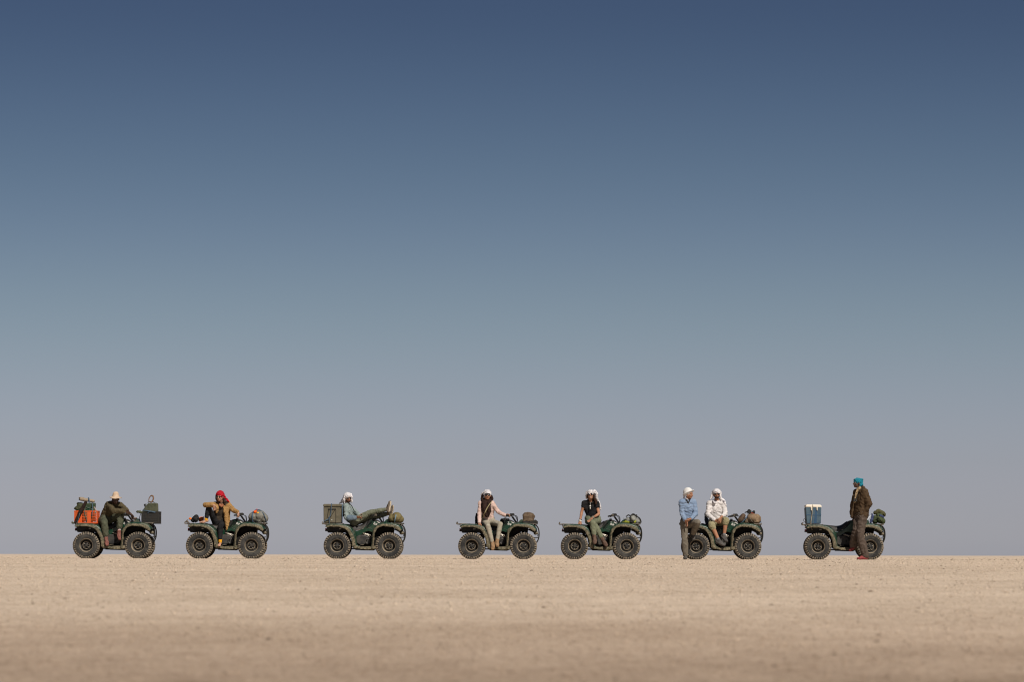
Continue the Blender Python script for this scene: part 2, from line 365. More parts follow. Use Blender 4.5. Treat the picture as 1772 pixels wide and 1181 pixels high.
def wheel_meshes(wd, lugs):
    h = wd/2
    t = MB(); Rr = 0.302
    prof = [(0.158, -h*0.80), (0.170, -h*0.90), (0.195, -h*1.0), (0.235, -h*1.04), (0.268, -h*1.0), (0.290, -h*0.86), (Rr, -h*0.6), (Rr+0.004, 0),
            (Rr, h*0.6), (0.290, h*0.86), (0.268, h*1.0), (0.235, h*1.04), (0.195, h*1.0), (0.170, h*0.90), (0.158, h*0.80), (0.150, 0)]
    t.lathe(prof, (0, 0, 0), 72, closed=True)
    for rad, o in ((0.205, -h*1.02), (0.252, -h*1.035)):       # moulded sidewall ribs
        t.lathe([(rad-0.004, o+0.004), (rad-0.002, o-0.004), (rad+0.002, o-0.004), (rad+0.004, o+0.004)], (0, 0, 0), 72, closed=True)
    t.mi = 1; n = lugs
    rg = random.Random(5)
    for side in (-1, 1):
        for k in range(n):
            a = 2*math.pi*(k + (0.5 if side > 0 else 0))/n; hw = math.pi/n*(0.60 if k % 2 else 0.52)
            st = [(0.262 if k % 2 else 0.272, h*1.05, 0.0), (0.300, h*1.02, 0.0), (0.3235, h*0.86, 0.01), (0.3245, h*0.42 if k % 2 else h*0.25, 0.07), (0.3245, h*0.08, 0.12)]
            inn = [(0.255, h*0.90, 0.0), (0.280, h*0.88, 0.0), (0.296, h*0.70, 0.01), (0.300, h*0.42, 0.07), (0.300, h*0.08, 0.12)]
            vs = []
            for (r, o, tw) in st + inn:
                for sg in (-1, 1):
                    aa = a + sg*hw*(1 if o > h*0.5 else 0.75) + tw
                    vs.append(V((r*math.cos(aa), side*o, r*math.sin(aa))))
            fs = []
            m = len(st)
            for i in range(m-1):
                fs += [(2*i, 2*i+1, 2*i+3, 2*i+2), (2*(m+i), 2*(m+i+1), 2*(m+i+1)+1, 2*(m+i)+1),
                       (2*i, 2*i+2, 2*(m+i+1), 2*(m+i)), (2*i+1, 2*(m+i)+1, 2*(m+i+1)+1, 2*i+3)]
            fs += [(0, 2*m, 2*m+1, 1), (2*m-2, 2*m-1, 4*m-1, 4*m-2)]
            t.add(vs, fs)
    tyre = t.mesh('tyre', [M['tyre'], M['tread']], 30)
    r = MB()      # near side is -y: outer lip, deep dish
    r.lathe([(0.166, -h*0.80), (0.163, -h*0.95), (0.160, -h*0.96), (0.154, -h*0.90), (0.147, -h*0.50), (0.140, -h*0.20)], (0, 0, 0), 56)
    r.mi = 1
    r.lathe([(0.140, -h*0.20), (0.128, -h*0.10), (0.116, -h*0.02), (0.100, -h*0.06), (0.098, -h*0.18), (0.0, -h*0.20)], (0, 0, 0), 56)
    r.mi = 0
    r.lathe([(0.166, h*0.80), (0.156, h*0.95), (0.140, h*0.80)], (0, 0, 0), 40)
    r.mi = 1
    r.lathe([(0.140, h*0.80), (0.125, h*0.2), (0.0, h*0.1)], (0, 0, 0), 40)
    rim = r.mesh('rim', [M['rim'], M['rimdark']], 40)
    hb = MB()
    # spoked disc: ring with six webs, centre cap, bolts
    hb.mi = 1; hb.lathe([(0.094, -h*0.20), (0.094, -h*0.34), (0.088, -h*0.40), (0.080, -h*0.36), (0.076, -h*0.20)], (0, 0, 0), 40, closed=True); hb.mi = 0
    for k in range(6):
        a = 2*math.pi*(k+0.25)/6
        hb.box((0.058*math.cos(a), -h*0.33, 0.058*math.sin(a)), (0.05, 0.018, 0.020), Matrix.Rotation(-a, 3, 'Y'))
    hb.lathe([(0.038, -h*0.2), (0.036, -h*0.52), (0.028, -h*0.58), (0.0, -h*0.59)], (0, 0, 0), 20)
    hub = hb.mesh('hub', [M['rimdark'], M['rim']], 35)
    bo = MB()
    for k in range(4):
        a = 2*math.pi*(k+0.5)/4 + 0.2
        bo.lathe([(0.009, 0), (0.009, -0.022), (0.0, -0.024)], (0.058*math.cos(a), -h*0.36, 0.058*math.sin(a)), 8)
    bolts = bo.mesh('wheel_bolt', [M['metal']], 35)
    return tyre, rim, hub, bolts

REAR_W, FRONT_W = wheel_meshes(0.25, 34), wheel_meshes(0.21, 34)

def make_quad():
    q = empty('quad_bike', (0, 0, 0))
    xr, xf, zc = LP(332, 0)[0], LP(1088, 0)[0], 0.3235
    for (x, ms, yy) in ((xr, REAR_W, 0.42), (xf, FRONT_W, 0.43)):
        for sd in (-1, 1):
            wq = bpy.data.objects.new('wheel', None); C.objects.link(wq); wq.parent = q; wq.location = (x, sd*yy, zc)
            wq.rotation_euler = (0, random.random()*6, 0 if sd < 0 else math.pi); wq.rotation_mode = 'ZYX' if False else 'XYZ'
            for nm, me in zip(('tyre', 'rim', 'hub', 'wheel_bolts'), ms): link(nm, me, wq, **({'kind': 'stuff'} if nm == 'wheel_bolts' else {}))
    # ---- mud-caked flares and green fenders (mirrored)
    NP = 40
    ri = [(178,614),(240,604),(330,605),(400,620),(455,642),(500,692),(530,762),(543,830),(550,885),(575,912),(620,925)]
    ro = [(158,604),(225,580),(330,580),(412,590),(470,608),(522,655),(558,715),(586,785),(598,845),(612,878),(650,893)]
    rt = [(165,598),(205,566),(330,562),(425,570),(490,585),(548,625),(590,680),(608,760),(612,830),(622,870),(655,890)]
    fi = [(852,928),(866,860),(874,760),(884,694),(902,652),(950,610),(1000,597),(1080,602),(1150,617),(1200,642),(1252,672)]
    fo = [(826,925),(838,860),(845,760),(855,682),(872,636),(930,584),(1000,564),(1080,567),(1160,580),(1232,608),(1270,650)]
    ft = [(822,915),(832,850),(838,755),(848,672),(868,620),(925,562),(1000,541),(1090,543),(1180,556),(1248,585),(1288,640)]
    def jag(pts, a, sd):
        return [p + V((noise.noise(p*14+V((sd, 0, 0)))*a, 0, noise.noise(p*14+V((0, 5, sd)))*a)) for p in pts]
    for nm, i_, o_, t_ in (('rear', ri, ro, rt), ('front', fi, fo, ft)):
        for sd in (-1, 1):
            inner = jag(resample(catmull(LL(i_, sd*0.525), 5), NP*2), 0.016, sd)
            rimy = resample(catmull(LL(o_, sd*0.50), 5), NP*2)
            f = MB(); f.loft([inner, rimy]); f.build('fender_flare', M['mud'], q, solid=0.012)
        A = MB(); ls = []
        for yy, src in ((-0.50, o_), (-0.455, None), (-0.36, t_), (-0.20, t_), (0.20, t_), (0.36, t_), (0.455, None), (0.50, o_)):
            if src is None:
                a = resample(catmull(LL(o_, yy), 5), NP); b = resample(catmull(LL(t_, yy), 5), NP); ls.append([p.lerp(r_, 0.72) for p, r_ in zip(a, b)])
            else: ls.append(resample(catmull(LL(src, yy), 5), NP))
        # footwell legs only exist at the sides: cut the sheet open in the middle there
        sgn = []
        A.loft(ls[0:4]); A.loft(ls[4:8])
        mid_from, mid_to = (0, 24) if nm == 'rear' else (17, NP)
        A.loft([ls[3][mid_from:mid_to], ls[4][mid_from:mid_to]])
        A.build(nm+'_fender', M['fender_green'], q, solid=0.010, sharp=50)
    # ---- rear luggage box / inner fender
    b = MB(); b.prism(poly([(176,598),(470,600),(500,650),(515,700),(470,712),(440,690),(190,690),(186,672),(152,668),(150,655),(176,652)]), -0.33, 0.33)
    b.build('rear_storage_box', M['black'], q, bevel=0.01)
    b = MB(); b.box((LP(372, 0)[0], -0.336, LP(0, 636)[1]), (0.05, 0.006, 0.016)); b.build('reflector', M['decal'], q)
    for sd in (-1, 1):
        b = MB(); b.box((LP(160, 0)[0], sd*0.22, LP(0, 640)[1]), (0.03, 0.10, 0.045)); b.build('tail_light', M['red'], q, bevel=0.008)
    b = MB(); b.prism(poly([(430,600),(560,620),(600,700),(620,880),(560,890),(540,840),(525,760),(500,700)]), -0.16, 0.16)
    b.prism(poly([(560,720),(620,700),(700,655),(858,655),(850,915),(640,925),(600,860)]), -0.135, 0.135)
    b.prism(poly([(872,610),(950,595),(1130,606),(1142,692),(1118,690),(1100,668),(1080,690),(1055,660),(1040,692),(1000,700),(940,760),(900,850),(885,915),(850,915),(858,700)]), -0.31, 0.31)
    b.build('chassis', M['dark'], q)
    b = MB()
    for sd in (-1, 1):
        b.tube(LL([(590, 935), (850, 940), (1000, 880), (1180, 800), (1255, 770)], sd*0.14), 0.016, 8)
        b.tube(LL([(560, 880), (420, 780), (250, 700)], sd*0.14), 0.016, 8)
        b.tube([V((xf-0.02, sd*0.12, 0.36)), V((xf, sd*0.33, 0.32))], 0.022, 8)
        b.tube([V((xf-0.12, sd*0.12, 0.30)), V((xf, sd*0.33, 0.28))], 0.016, 8)
        b.tube([V((xf, sd*0.12, 0.44)), V((xf, sd*0.33, 0.42))], 0.014, 8)
    b.tube([V((xr, -0.33, zc)), V((xr, 0.33, zc))], 0.045, 12)
    b.box((xr+0.02, 0, zc), (0.20, 0.20, 0.16))
    b.tube([V((xr, 0, zc)), V((xr+0.45, 0, 0.34))], 0.04, 10)
    b.box((0.05, 0, 0.25), (0.75, 0.30, 0.03))
    b.build('frame', M['dark'], q)
    for sd in (-1, 1):
        for (p0, p1) in ((V((xf-0.02, sd*0.20, 0.78)), V((xf-0.01, sd*0.29, 0.44))), (V((xr+0.10, sd*0.12, 0.70)), V((xr+0.03, sd*0.20, 0.38)))):
            b = MB(); b.tube([p0, p1], 0.018, 8)
            pts = []
            u, v, wv = frame(p1-p0); ln = (p1-p0).length
            for k in range(73):
                a = k/72*2*math.pi*6; pts.append(p0 + wv*(ln*(0.15+0.6*k/72)) + (u*math.cos(a)+v*math.sin(a))*0.036)
            b.tube(pts, 0.008, 5); b.build('shock_absorber', M['black'], q)
        b = MB(); b.tube([V((xf+0.10, sd*0.24, 0.80)), V((xf+0.06, sd*0.27, 0.50))], 0.020, 8); b.tube([V((xf-0.13, sd*0.22, 0.80)), V((xf-0.10, sd*0.26, 0.52))], 0.016, 8)
        b.build('strut', M['dark'], q)
    # ---- engine
    b = MB()
    b.prism(smooth_poly(poly([(600,800),(606,755),(640,728),(700,722),(760,738),(790,760),(780,790),(745,850),(690,868),(640,860),(608,835)])), -0.225, -0.14)
    b.build('clutch_cover', M['engine'], q, bevel=0.018)
    b = MB(); b.lathe([(0.088, 0), (0.086, -0.055), (0.070, -0.075), (0.050, -0.080), (0.045, -0.070), (0.0, -0.070)], V((LP(772, 0)[0], -0.155, LP(0, 815)[1])), 32)
    b.box((LP(812, 0)[0], -0.17, LP(0, 800)[1]), (0.05, 0.06, 0.16)); b.build('engine_case', M['engine'], q, bevel=0.006)
    b = MB(); b.prism(smooth_poly(poly([(600,800),(606,755),(640,728),(760,728),(830,760),(835,850),(760,880),(640,870),(608,835)])), 0.14, 0.225)
    b.build('engine_case', M['engine'], q, bevel=0.018)
    b = MB()
    b.tube(LL([(700, 700), (740, 706), (800, 725), (832, 745)], -0.19), 0.014, 8, 4); b.tube(LL([(722, 716), (760, 722), (800, 748)], -0.20), 0.008, 8, 4)
    b.build('exhaust_pipe', M['metal'], q)
    b = MB(); b.tube([V((xr+0.30, 0.22, 0.55)), V((xr-0.12, 0.24, 0.60))], 0.055, 14); b.build('silencer', M['engine'], q, bevel=0.01)
    b = MB(); b.tube(LL([(640, 890), (668, 872), (700, 872)], -0.24), 0.008, 6, 3); b.box((LP(705, 0)[0], -0.25, LP(0, 868)[1]), (0.04, 0.05, 0.012)); b.build('foot_brake', M['rack'], q)
    # ---- footboards
    for sd in (-1, 1):
        b = MB(); b.mi = 0
        up = resample(LL([(578,893),(640,893),(740,893),(858,893),(895,880)], sd*0.50), 30); lo = resample(LL([(578,912),(640,926),(740,930),(845,938),(900,915)], sd*0.505), 30)
        inn = resample(LL([(578,893),(640,896),(740,897),(858,893),(895,880)], sd*0.17), 30); ilo = resample(LL([(578,905),(640,918),(740,920),(858,918),(895,905)], sd*0.17), 30)
        up, lo = jag(up, 0.012, sd), jag(lo, 0.024, sd+3)
        b.loft([up, lo, ilo, inn, up]); b.build('footboard', M['mud'], q, solid=0.006)
        b = MB(); b.prism(poly([(600,925),(850,935),(845,952),(680,948)]), sd*0.30-0.14, sd*0.30+0.10); b.build('skid_plate', M['dark'], q, bevel=0.005)
        b = MB(); b.tube(LL([(850,900),(880,925),(900,900)], sd*0.44), 0.020, 7, 4); b.tube(LL([(835,940),(870,905)], sd*0.47), 0.016, 7); b.build('footboard_bracket', M['mud'], q)
    # ---- seat
    b = MB()
    top = [(392,560),(440,562),(500,567),(555,573),(610,577),(662,571),(700,552),(735,527),(772,505)]
    bot = [(392,590),(440,598),(490,612),(530,638),(570,656),(620,660),(670,646),(715,616),(760,585)]
    T = resample(catmull(LL(top, 0), 5), 30); Bt = resample(catmull(LL(bot, 0), 5), 30)
    lines = []
    for a in range(0, 15):
        th = math.pi*a/14; cy_ = -math.cos(th); s_ = math.sin(th)**0.55 if math.sin(th) > 0 else 0
        lines.append([V((t.x, cy_*(0.175 - 0.055*max(0, (i-16)/14)), bb.z+(t.z-bb.z)*s_)) for i, (t, bb) in enumerate(zip(T, Bt))])
    b.loft(lines); b.loft([lines[0], lines[-1]])
    n = 30; nl = 15
    b.add([l[0] for l in lines], [tuple(range(nl))]); b.add([l[-1] for l in lines], [tuple(range(nl))[::-1]])
    b.build('seat', M['seat'], q, sharp=60)
    b = MB()
    for sd in (-1, 1): b.tube([V((p.x, sd*(0.178 - 0.055*max(0, (i-16)/14)), p.z+0.006)) for i, p in enumerate(Bt)], 0.006, 6)
    b.build('seat_piping', M['rack'], q)
    # ---- tank and side panels
    b = MB(); b.prism(smooth_poly(poly([(700,620),(745,560),(778,515),(802,500),(850,494),(905,500),(955,530),(985,575),(960,640),(700,690)]), 3), -0.135, 0.135)
    b.build('fuel_tank', M['black'], q, bevel=0.05)
    b = MB(); b.lathe([(0.030, -0.01), (0.030, 0.018), (0.022, 0.026), (0.0, 0.026)], V((LP(862, 0)[0], 0, LP(0, 495)[1]+0.005)), 16, axis='z'); b.build('fuel_cap', M['black'], q)
    sp_ = [(540,640),(585,664),(630,664),(678,648),(722,618),(768,585),(800,545),(822,512),(846,502),(862,520),(884,524),(920,530),(958,548),(915,572),(884,602),(866,640),(858,692),(825,682),(785,668),(745,676),(705,700),(660,732),(622,752),(603,790),(600,850),(588,800),(566,725)]
    for sd in (-1, 1):
        b = MB(); y0, y1 = (-0.185, -0.15) if sd < 0 else (0.15, 0.185)
        b.prism(poly(sp_), y0, y1); b.build('side_panel', M['green'], q, bevel=0.014)
        b = MB(); b.tube(LL([(760, 610), (800, 625), (850, 648)], sd*0.187), 0.004, 5); b.tube(LL([(650, 690), (720, 640), (790, 600)], sd*0.187), 0.003, 5); b.build('panel_crease', M['fender_green'], q)
        b = MB(); b.box((LP(822, 0)[0], sd*0.188, LP(0, 545)[1]), (0.010, 0.006, 0.060), Matrix.Rotation(R(40), 3, 'Y')); b.build('panel_vent', M['black'], q)
        rot = Matrix.Rotation(R(28), 3, 'Y')
        b = MB()
        b.box((LP(930, 0)[0], sd*0.192, LP(0, 540)[1]), (0.078, 0.004, 0.022), rot)
        b.box((LP(868, 0)[0], sd*0.191, LP(0, 558)[1]), (0.040, 0.004, 0.050), rot)
        b.box((LP(900, 0)[0], sd*0.1905, LP(0, 569)[1]), (0.045, 0.004, 0.045), rot)
        b.mi = 1
        for dx in (-0.022,): b.box((LP(884, 0)[0]+dx, sd*0.195, LP(0, 566)[1]-dx*0.5), (0.008, 0.004, 0.030), rot)
        b.build('decal', [M['decal'], M['decaldark']], q)
        b = MB(); b.lathe([(0.011, 0), (0.009, -0.006*sd*-1), (0, -0.008*sd*-1)], V((LP(700, 0)[0], sd*0.186, LP(0, 634)[1])), 10); b.build('panel_screw', M['metal'], q)
    # ---- front cowl
    b = MB(); b.prism(smooth_poly(poly([(945,562),(985,548),(1020,520),(1046,494),(1070,492),(1082,520),(1086,560),(1010,580)]), 3), -0.20, 0.20); b.build('front_cowl', M['fender_green'], q, bevel=0.03)
    b = MB(); b.prism(poly([(1140,640),(1210,622),(1280,655),(1275,700),(1240,690),(1200,665)]), -0.26, 0.26); b.build('front_panel', M['black'], q, bevel=0.01)
    for sd in (-1, 1):
        b = MB(); ell(b, V((LP(1262, 0)[0], sd*0.22, LP(0, 690)[1])), (0.045, 0.075, 0.045)); b.build('headlight_housing', M['mud'], q)
        b = MB(); ell(b, V((LP(1280, 0)[0], sd*0.22, LP(0, 692)[1])), (0.035, 0.06, 0.034)); b.build('headlight', M['glass'], q)
    # ---- racks
    b = MB(); z = LP(0, 560)[1]; x0, x1 = LP(118, 0)[0], LP(405, 0)[0]
    for yy in (-0.30, -0.18, -0.06, 0.06, 0.18, 0.30): b.tube([V((x0, yy, z)), V((x1, yy, z-0.012))], 0.010, 7)
    for xx in (x0, x0+0.14, x0+0.30, x1): b.tube([V((xx, -0.36, z)), V((xx, 0.36, z))], 0.011, 7)
    for sd in (-1, 1):
        b.tube([V((x0+0.08, sd*0.36, z)), V((x0, sd*0.36, z-0.004)), V((x0-0.012, sd*0.36, z+0.02)), V((x0+0.004, sd*0.355, z+0.05))], 0.011, 7, 3)
        b.tube([V((x0+0.06, sd*0.36, z)), V((x1, sd*0.36, z-0.012))], 0.013, 7)
        b.tube([V((x0+0.05, sd*0.30, z)), V((x0+0.12, sd*0.30, z-0.10))], 0.010, 7)
    b.build('rear_rack', M['rack'], q)
    b = MB(); z = LP(0, 552)[1]; x0, x1 = LP(1060, 0)[0], LP(1292, 0)[0]
    for yy in (-0.24, -0.12, 0, 0.12, 0.24): b.tube([V((x0, yy, z)), V((x1, yy, z-0.01))], 0.010, 7)
    for xx in (x0, x0+0.12, x0+0.25, x1): b.tube([V((xx, -0.32, z)), V((xx, 0.32, z))], 0.011, 7)
    for sd in (-1, 1):
        b.tube([V((x0, sd*0.32, z)), V((x1, sd*0.32, z-0.01))], 0.013, 7)
        b.tube([V((x1-0.03, sd*0.25, z)), V((x1-0.05, sd*0.25, z-0.06))], 0.012, 7)
    b.build('front_rack', M['rack'], q)
    # ---- bumper
    b = MB()
    for sd in (-1, 1):
        pts = [(1235,568),(1280,588),(1306,630),(1315,690),(1312,750),(1296,800),(1276,832)]
        b.tube(LL(pts, sd*0.20), 0.014, 8, 4)
        b.tube(LL([(1225,600),(1262,630),(1296,700),(1296,740)], sd*0.18), 0.010, 8, 4)
        b.tube(LL([(1215,772),(1250,758),(1310,756)], sd*0.20), 0.010, 8)
        b.tube(LL([(1276,832),(1220,800),(1130,840)], sd*0.20), 0.012, 8)
    for pp in ((1308,640),(1312,745),(1276,832)): b.tube([LL([pp], -0.20)[0], LL([pp], 0.20)[0]], 0.011, 8)
    b.build('bumper', M['black'], q)
    # ---- handlebar
    hbr = MB(); pz = 1.065
    hbr.tube([V((0.455, 0, 0.88)), V((0.35, 0, 1.03))], 0.022, 8)
    for sd in (-1, 1):
        hbr.tube([V((0.455, sd*0.05, 0.90)), V((0.36, sd*0.05, 1.03))], 0.009, 7)
        hbr.tube([V((0.34, 0, 1.03)), V((0.34, sd*0.10, 1.035)), V((0.31, sd*0.22, 1.065)), V((0.245, sd*0.38, 1.055))], 0.012, 8, 4)
    h = hbr.build('handlebar', M['black'], q)
    for sd in (-1, 1):
        b = MB(); b.tube([V((0.262, sd*0.34, 1.057)), V((0.205, sd*0.45, 1.048))], 0.018, 10); b.build('grip', M['cable'], h, bevel=0.004)
        b = MB(); b.tube([V((0.31, sd*0.26, 1.055)), V((0.30, sd*0.34, 1.05)), V((0.25, sd*0.44, 1.03))], 0.006, 6, 3); b.box((0.29, sd*0.27, 1.065), (0.055, 0.06, 0.05)); b.build('brake_lever', M['rack'], h)
    b = MB(); b.prism([(0.285, 1.045), (0.40, 1.055), (0.405, 1.10), (0.375, 1.115), (0.29, 1.11)], -0.075, 0.075); b.build('instrument_pod', M['black'], h, bevel=0.012)
    b = MB(); b.box((0.30, 0, 1.075), (0.012, 0.09, 0.04)); b.build('gauge_face', M['glass'], h)
    b = MB()
    for k, (yy, rr_) in enumerate(((-0.16, 0.05), (-0.10, 0.02), (0.08, 0.04), (0.15, 0.0))):
        b.tube([V((0.30, yy*1.5, 1.06)), V((0.40+rr_, yy, 1.06-0.2*rr_)), V((0.455+rr_*0.5, yy*0.7, 0.97)), V((0.47, yy*0.4, 0.86))], 0.005, 6, 6)
    b.build('control_cable', M['cable'], h)
    # tow ball bracket
    b = MB(); b.box((LP(170, 0)[0], 0, LP(0, 660)[1]), (0.07, 0.5, 0.03)); b.build('rear_bracket', M['dark'], q, bevel=0.004)
    return q

def copy_tree(o, parent=None):
    c = o.copy(); C.objects.link(c); c.parent = parent
    for ch in list(o.children): copy_tree(ch, c)
    return c

# frame of each quad in the photograph: crop origin, crop scale, middle between hubs, contact line
FR = {1: (110, 840, 8.433, 722, 1076), 2: (305, 840, 8.433, 727, 1076), 3: (545, 840, 8.433, 710, 1078), 4: (775, 835, 8.433, 733, 1120),
      5: (955, 835, 8.433, 715, 1122), 6: (1160, 832, 8.433, 757, 1155), 7: (1375, 820, 7.617, 662, 1140)}
YC = 92.78
def WF(k):
    ox, oy, s, mid, con = FR[k]
    def f(cx, cy, y=0.0):
        xn = (ox + cx/s - 886)/PXM; zn = (con-cy)/(PXM*s); kk = (YC+y)/D0
        return V((xn*kk, YC+y, CAMZ+(zn-CAMZ)*kk))
    return f
QLAB = {1: 'green quad bike carrying an orange crate behind and a black crate in front',
        2: 'green quad bike with a grey duffel on its front rack and red-turbaned rider',
        3: 'muddy green quad bike with a large olive trunk on its rear rack',
        4: 'green quad bike with bare rear rack and brown bag, under the pink-shirted woman',
        5: 'green quad bike with a grey and lime bag, under the black-shirted woman',
        6: 'green quad bike with a brown sack on front, two men at it',
        7: 'green quad bike with a blue cooler on its rear rack and empty seat'}
proto = make_quad()
for k in range(1, 8):
    q = proto if k == 1 else copy_tree(proto)
    ox, oy, s, mid, con = FR[k]
    q.location = ((ox + mid/s - 886)/PXM*1.0, YC, -0.006)
    q.rotation_euler = (0, 0, R({7: -2.5, 1: 0.3, 4: -0.4}.get(k, 0)))
    q['label'] = QLAB[k]; q['category'] = 'quad bike'; q['group'] = 'quad bikes lined up across the salt pan'
    for c in q.children:
        if c.name.startswith('wheel'):
            st = R({1: -4, 2: 2, 3: -2, 5: 3, 6: -3, 7: 4}.get(k, 0)) if c.location.x > 0 else 0
            c.rotation_euler = (0, random.random()*6, st + (0 if c.location.y < 0 else math.pi))

#PEOPLE
# ------------------------------------------------------------ people
SKIN = {'dark': mat('dark_brown_skin', (0.045, 0.022, 0.014), (0.075, 0.038, 0.024), rough=0.5, scale=12, bump=0.1, spec=0.4),
        'tan': mat('tanned_skin', (0.27, 0.125, 0.068), (0.35, 0.175, 0.105), rough=0.55, scale=12, bump=0.1, spec=0.35),
        'fair': mat('fair_skin', (0.36, 0.19, 0.125), (0.44, 0.25, 0.17), rough=0.55, scale=12, bump=0.1, spec=0.35)}
LIP = mat('lips', (0.30, 0.09, 0.07), rough=0.45, bump=0)
LIPD = mat('dark_lips', (0.06, 0.02, 0.018), rough=0.45, bump=0)
EYEW = mat('eye_white', (0.28, 0.24, 0.21), rough=0.5, bump=0)
SHADE = mat('dark_lens', (0.006, 0.005, 0.005), rough=0.12, spec=0.8, bump=0)
HAIRB = cloth('brown_hair', (0.016, 0.008, 0.005), (0.045, 0.022, 0.013), rough=0.6, scale=14, stretch=(4, 4, 0.6))
HAIRK = cloth('black_hair', (0.008, 0.006, 0.005), rough=0.6)

def hand(mb, wr, tip, side, curl=0.35, sc=1.0):
    """wr wrist, tip direction of the fingers, side = direction of the thumb edge; fingers curl away from side x dir"""
    d = V(tip).normalized(); s = V(side); s = (s - d*s.dot(d)).normalized(); n = d.cross(s)   # curl direction
    kn = wr + d*0.085*sc
    for o in (-0.026, -0.009, 0.009, 0.026):
        cap(mb, wr + d*0.012 + s*o*0.55, 0.019*sc, wr + d*(0.082 - abs(o)*0.25) + s*o, 0.0135*sc, 10)
    for o, ln in ((-0.033, 0.060), (-0.011, 0.074), (0.011, 0.080), (0.032, 0.072)):
        p0 = wr + d*0.078*sc + s*o*sc; a = curl
        p1 = p0 + (d*math.cos(a*0.6) + n*math.sin(a*0.6) + s*o*1.6)*ln*0.5*sc
        p2 = p1 + (d*math.cos(a*1.8) + n*math.sin(a*1.8))*ln*0.5*sc
        cap(mb, p0, 0.0105*sc, p1, 0.0095*sc, 8); cap(mb, p1, 0.0095*sc, p2, 0.0078*sc, 8)
    t0 = wr + d*0.022 + s*0.022; t1 = t0 + (d*0.65 + s*0.75 + n*0.15)*0.045*sc; t2 = t1 + (d*0.9 + s*0.25 + n*0.35)*0.038*sc
    cap(mb, t0, 0.014, t1, 0.0115, 8); cap(mb, t1, 0.0115, t2, 0.009, 8)

def head_prims(mb, c, Rm, sc=1.0, hair=False):
    """c = centre of the skull; Rm columns: right, forward, up"""
    P = lambda x, y, z: c + Rm @ V((x*sc, y*sc, z*sc))
    ell(mb, P(0, -0.012, 0.022), (0.074*sc, 0.092*sc, 0.090*sc), Rm)
    ell(mb, P(0, 0.016, -0.030), (0.061*sc, 0.068*sc, 0.075*sc), Rm)
    ell(mb, P(0, 0.040, -0.078), (0.034*sc, 0.034*sc, 0.028*sc), Rm)        # chin
    for sg in (-1, 1):
        ell(mb, P(sg*0.036, 0.052, -0.030), (0.024*sc, 0.024*sc, 0.022*sc), Rm)    # cheek
        ell(mb, P(sg*0.077, -0.008, -0.010), (0.011*sc, 0.020*sc, 0.032*sc), Rm)   # ear
        cap(mb, P(sg*0.010, 0.078, 0.022), 0.010*sc, P(sg*0.045, 0.066, 0.022), 0.009*sc, 8)  # brow
        cap(mb, P(sg*0.050, -0.01, -0.055), 0.016*sc, P(sg*0.018, 0.045, -0.085), 0.016*sc, 8)  # jaw
    cap(mb, P(0, 0.078, 0.015), 0.009*sc, P(0, 0.102, -0.026), 0.0125*sc, 8)   # nose
    cap(mb, P(-0.013, 0.085, -0.030), 0.009*sc, P(0.013, 0.085, -0.030), 0.009*sc, 8)
    cap(mb, P(-0.018, 0.076, -0.055), 0.009*sc, P(0.018, 0.076, -0.055), 0.009*sc, 8)  # mouth

def head_basis(face, up=(0, 0, 1)):
    f = V(face).normalized(); u = V(up); u = (u - f*u.dot(f)).normalized(); r = f.cross(u)
    return Matrix((r, f, u)).transposed()

def face_bits(root, c, Rm, sc, glasses=True, lips=LIP, round_=False):
    o = V(root.location); P = lambda x, y, z: c + Rm @ V((x*sc, y*sc, z*sc)) - o
    b = MB(); cap(b, P(-0.017, 0.083, -0.054), 0.0045*sc, P(0.017, 0.083, -0.054), 0.0045*sc, 8); b.build('mouth', lips, root, sharp=180)
    if glasses:
        b = MB()
        for sg in (-1, 1):
            ell(b, P(sg*0.031, 0.090, 0.005), ((0.027 if round_ else 0.030)*sc, 0.006*sc, (0.026 if round_ else 0.021)*sc), Rm)
            b.tube([P(sg*0.058, 0.086, 0.010), P(sg*0.082, 0.0, 0.006)], 0.003*sc, 6)
        b.tube([P(-0.012, 0.093, 0.010), P(0.012, 0.093, 0.010)], 0.003*sc, 6)
        b.build('sunglasses', SHADE, root, sharp=180)
    else:
        for sg in (-1, 1):
            b = MB(); ell(b, P(sg*0.030, 0.067, 0.002), (0.012*sc, 0.012*sc, 0.0065*sc), Rm, 10, 6)
            b.mi = 1; ell(b, P(sg*0.030, 0.0765, 0.002), (0.006*sc, 0.0045*sc, 0.006*sc), Rm, 8, 6)
            b.build('eye', [EYEW, SHADE], root, sharp=180)

def limb(mb, pts, rs):
    for a, b, r1, r2 in zip(pts, pts[1:], rs, rs[1:]): cap(mb, a, r1, b, r2)

def basis_from(x, z):
    x = V(x).normalized(); z = V(z); z = (z - x*z.dot(x)).normalized(); return Matrix((x, z.cross(x), z)).transposed()

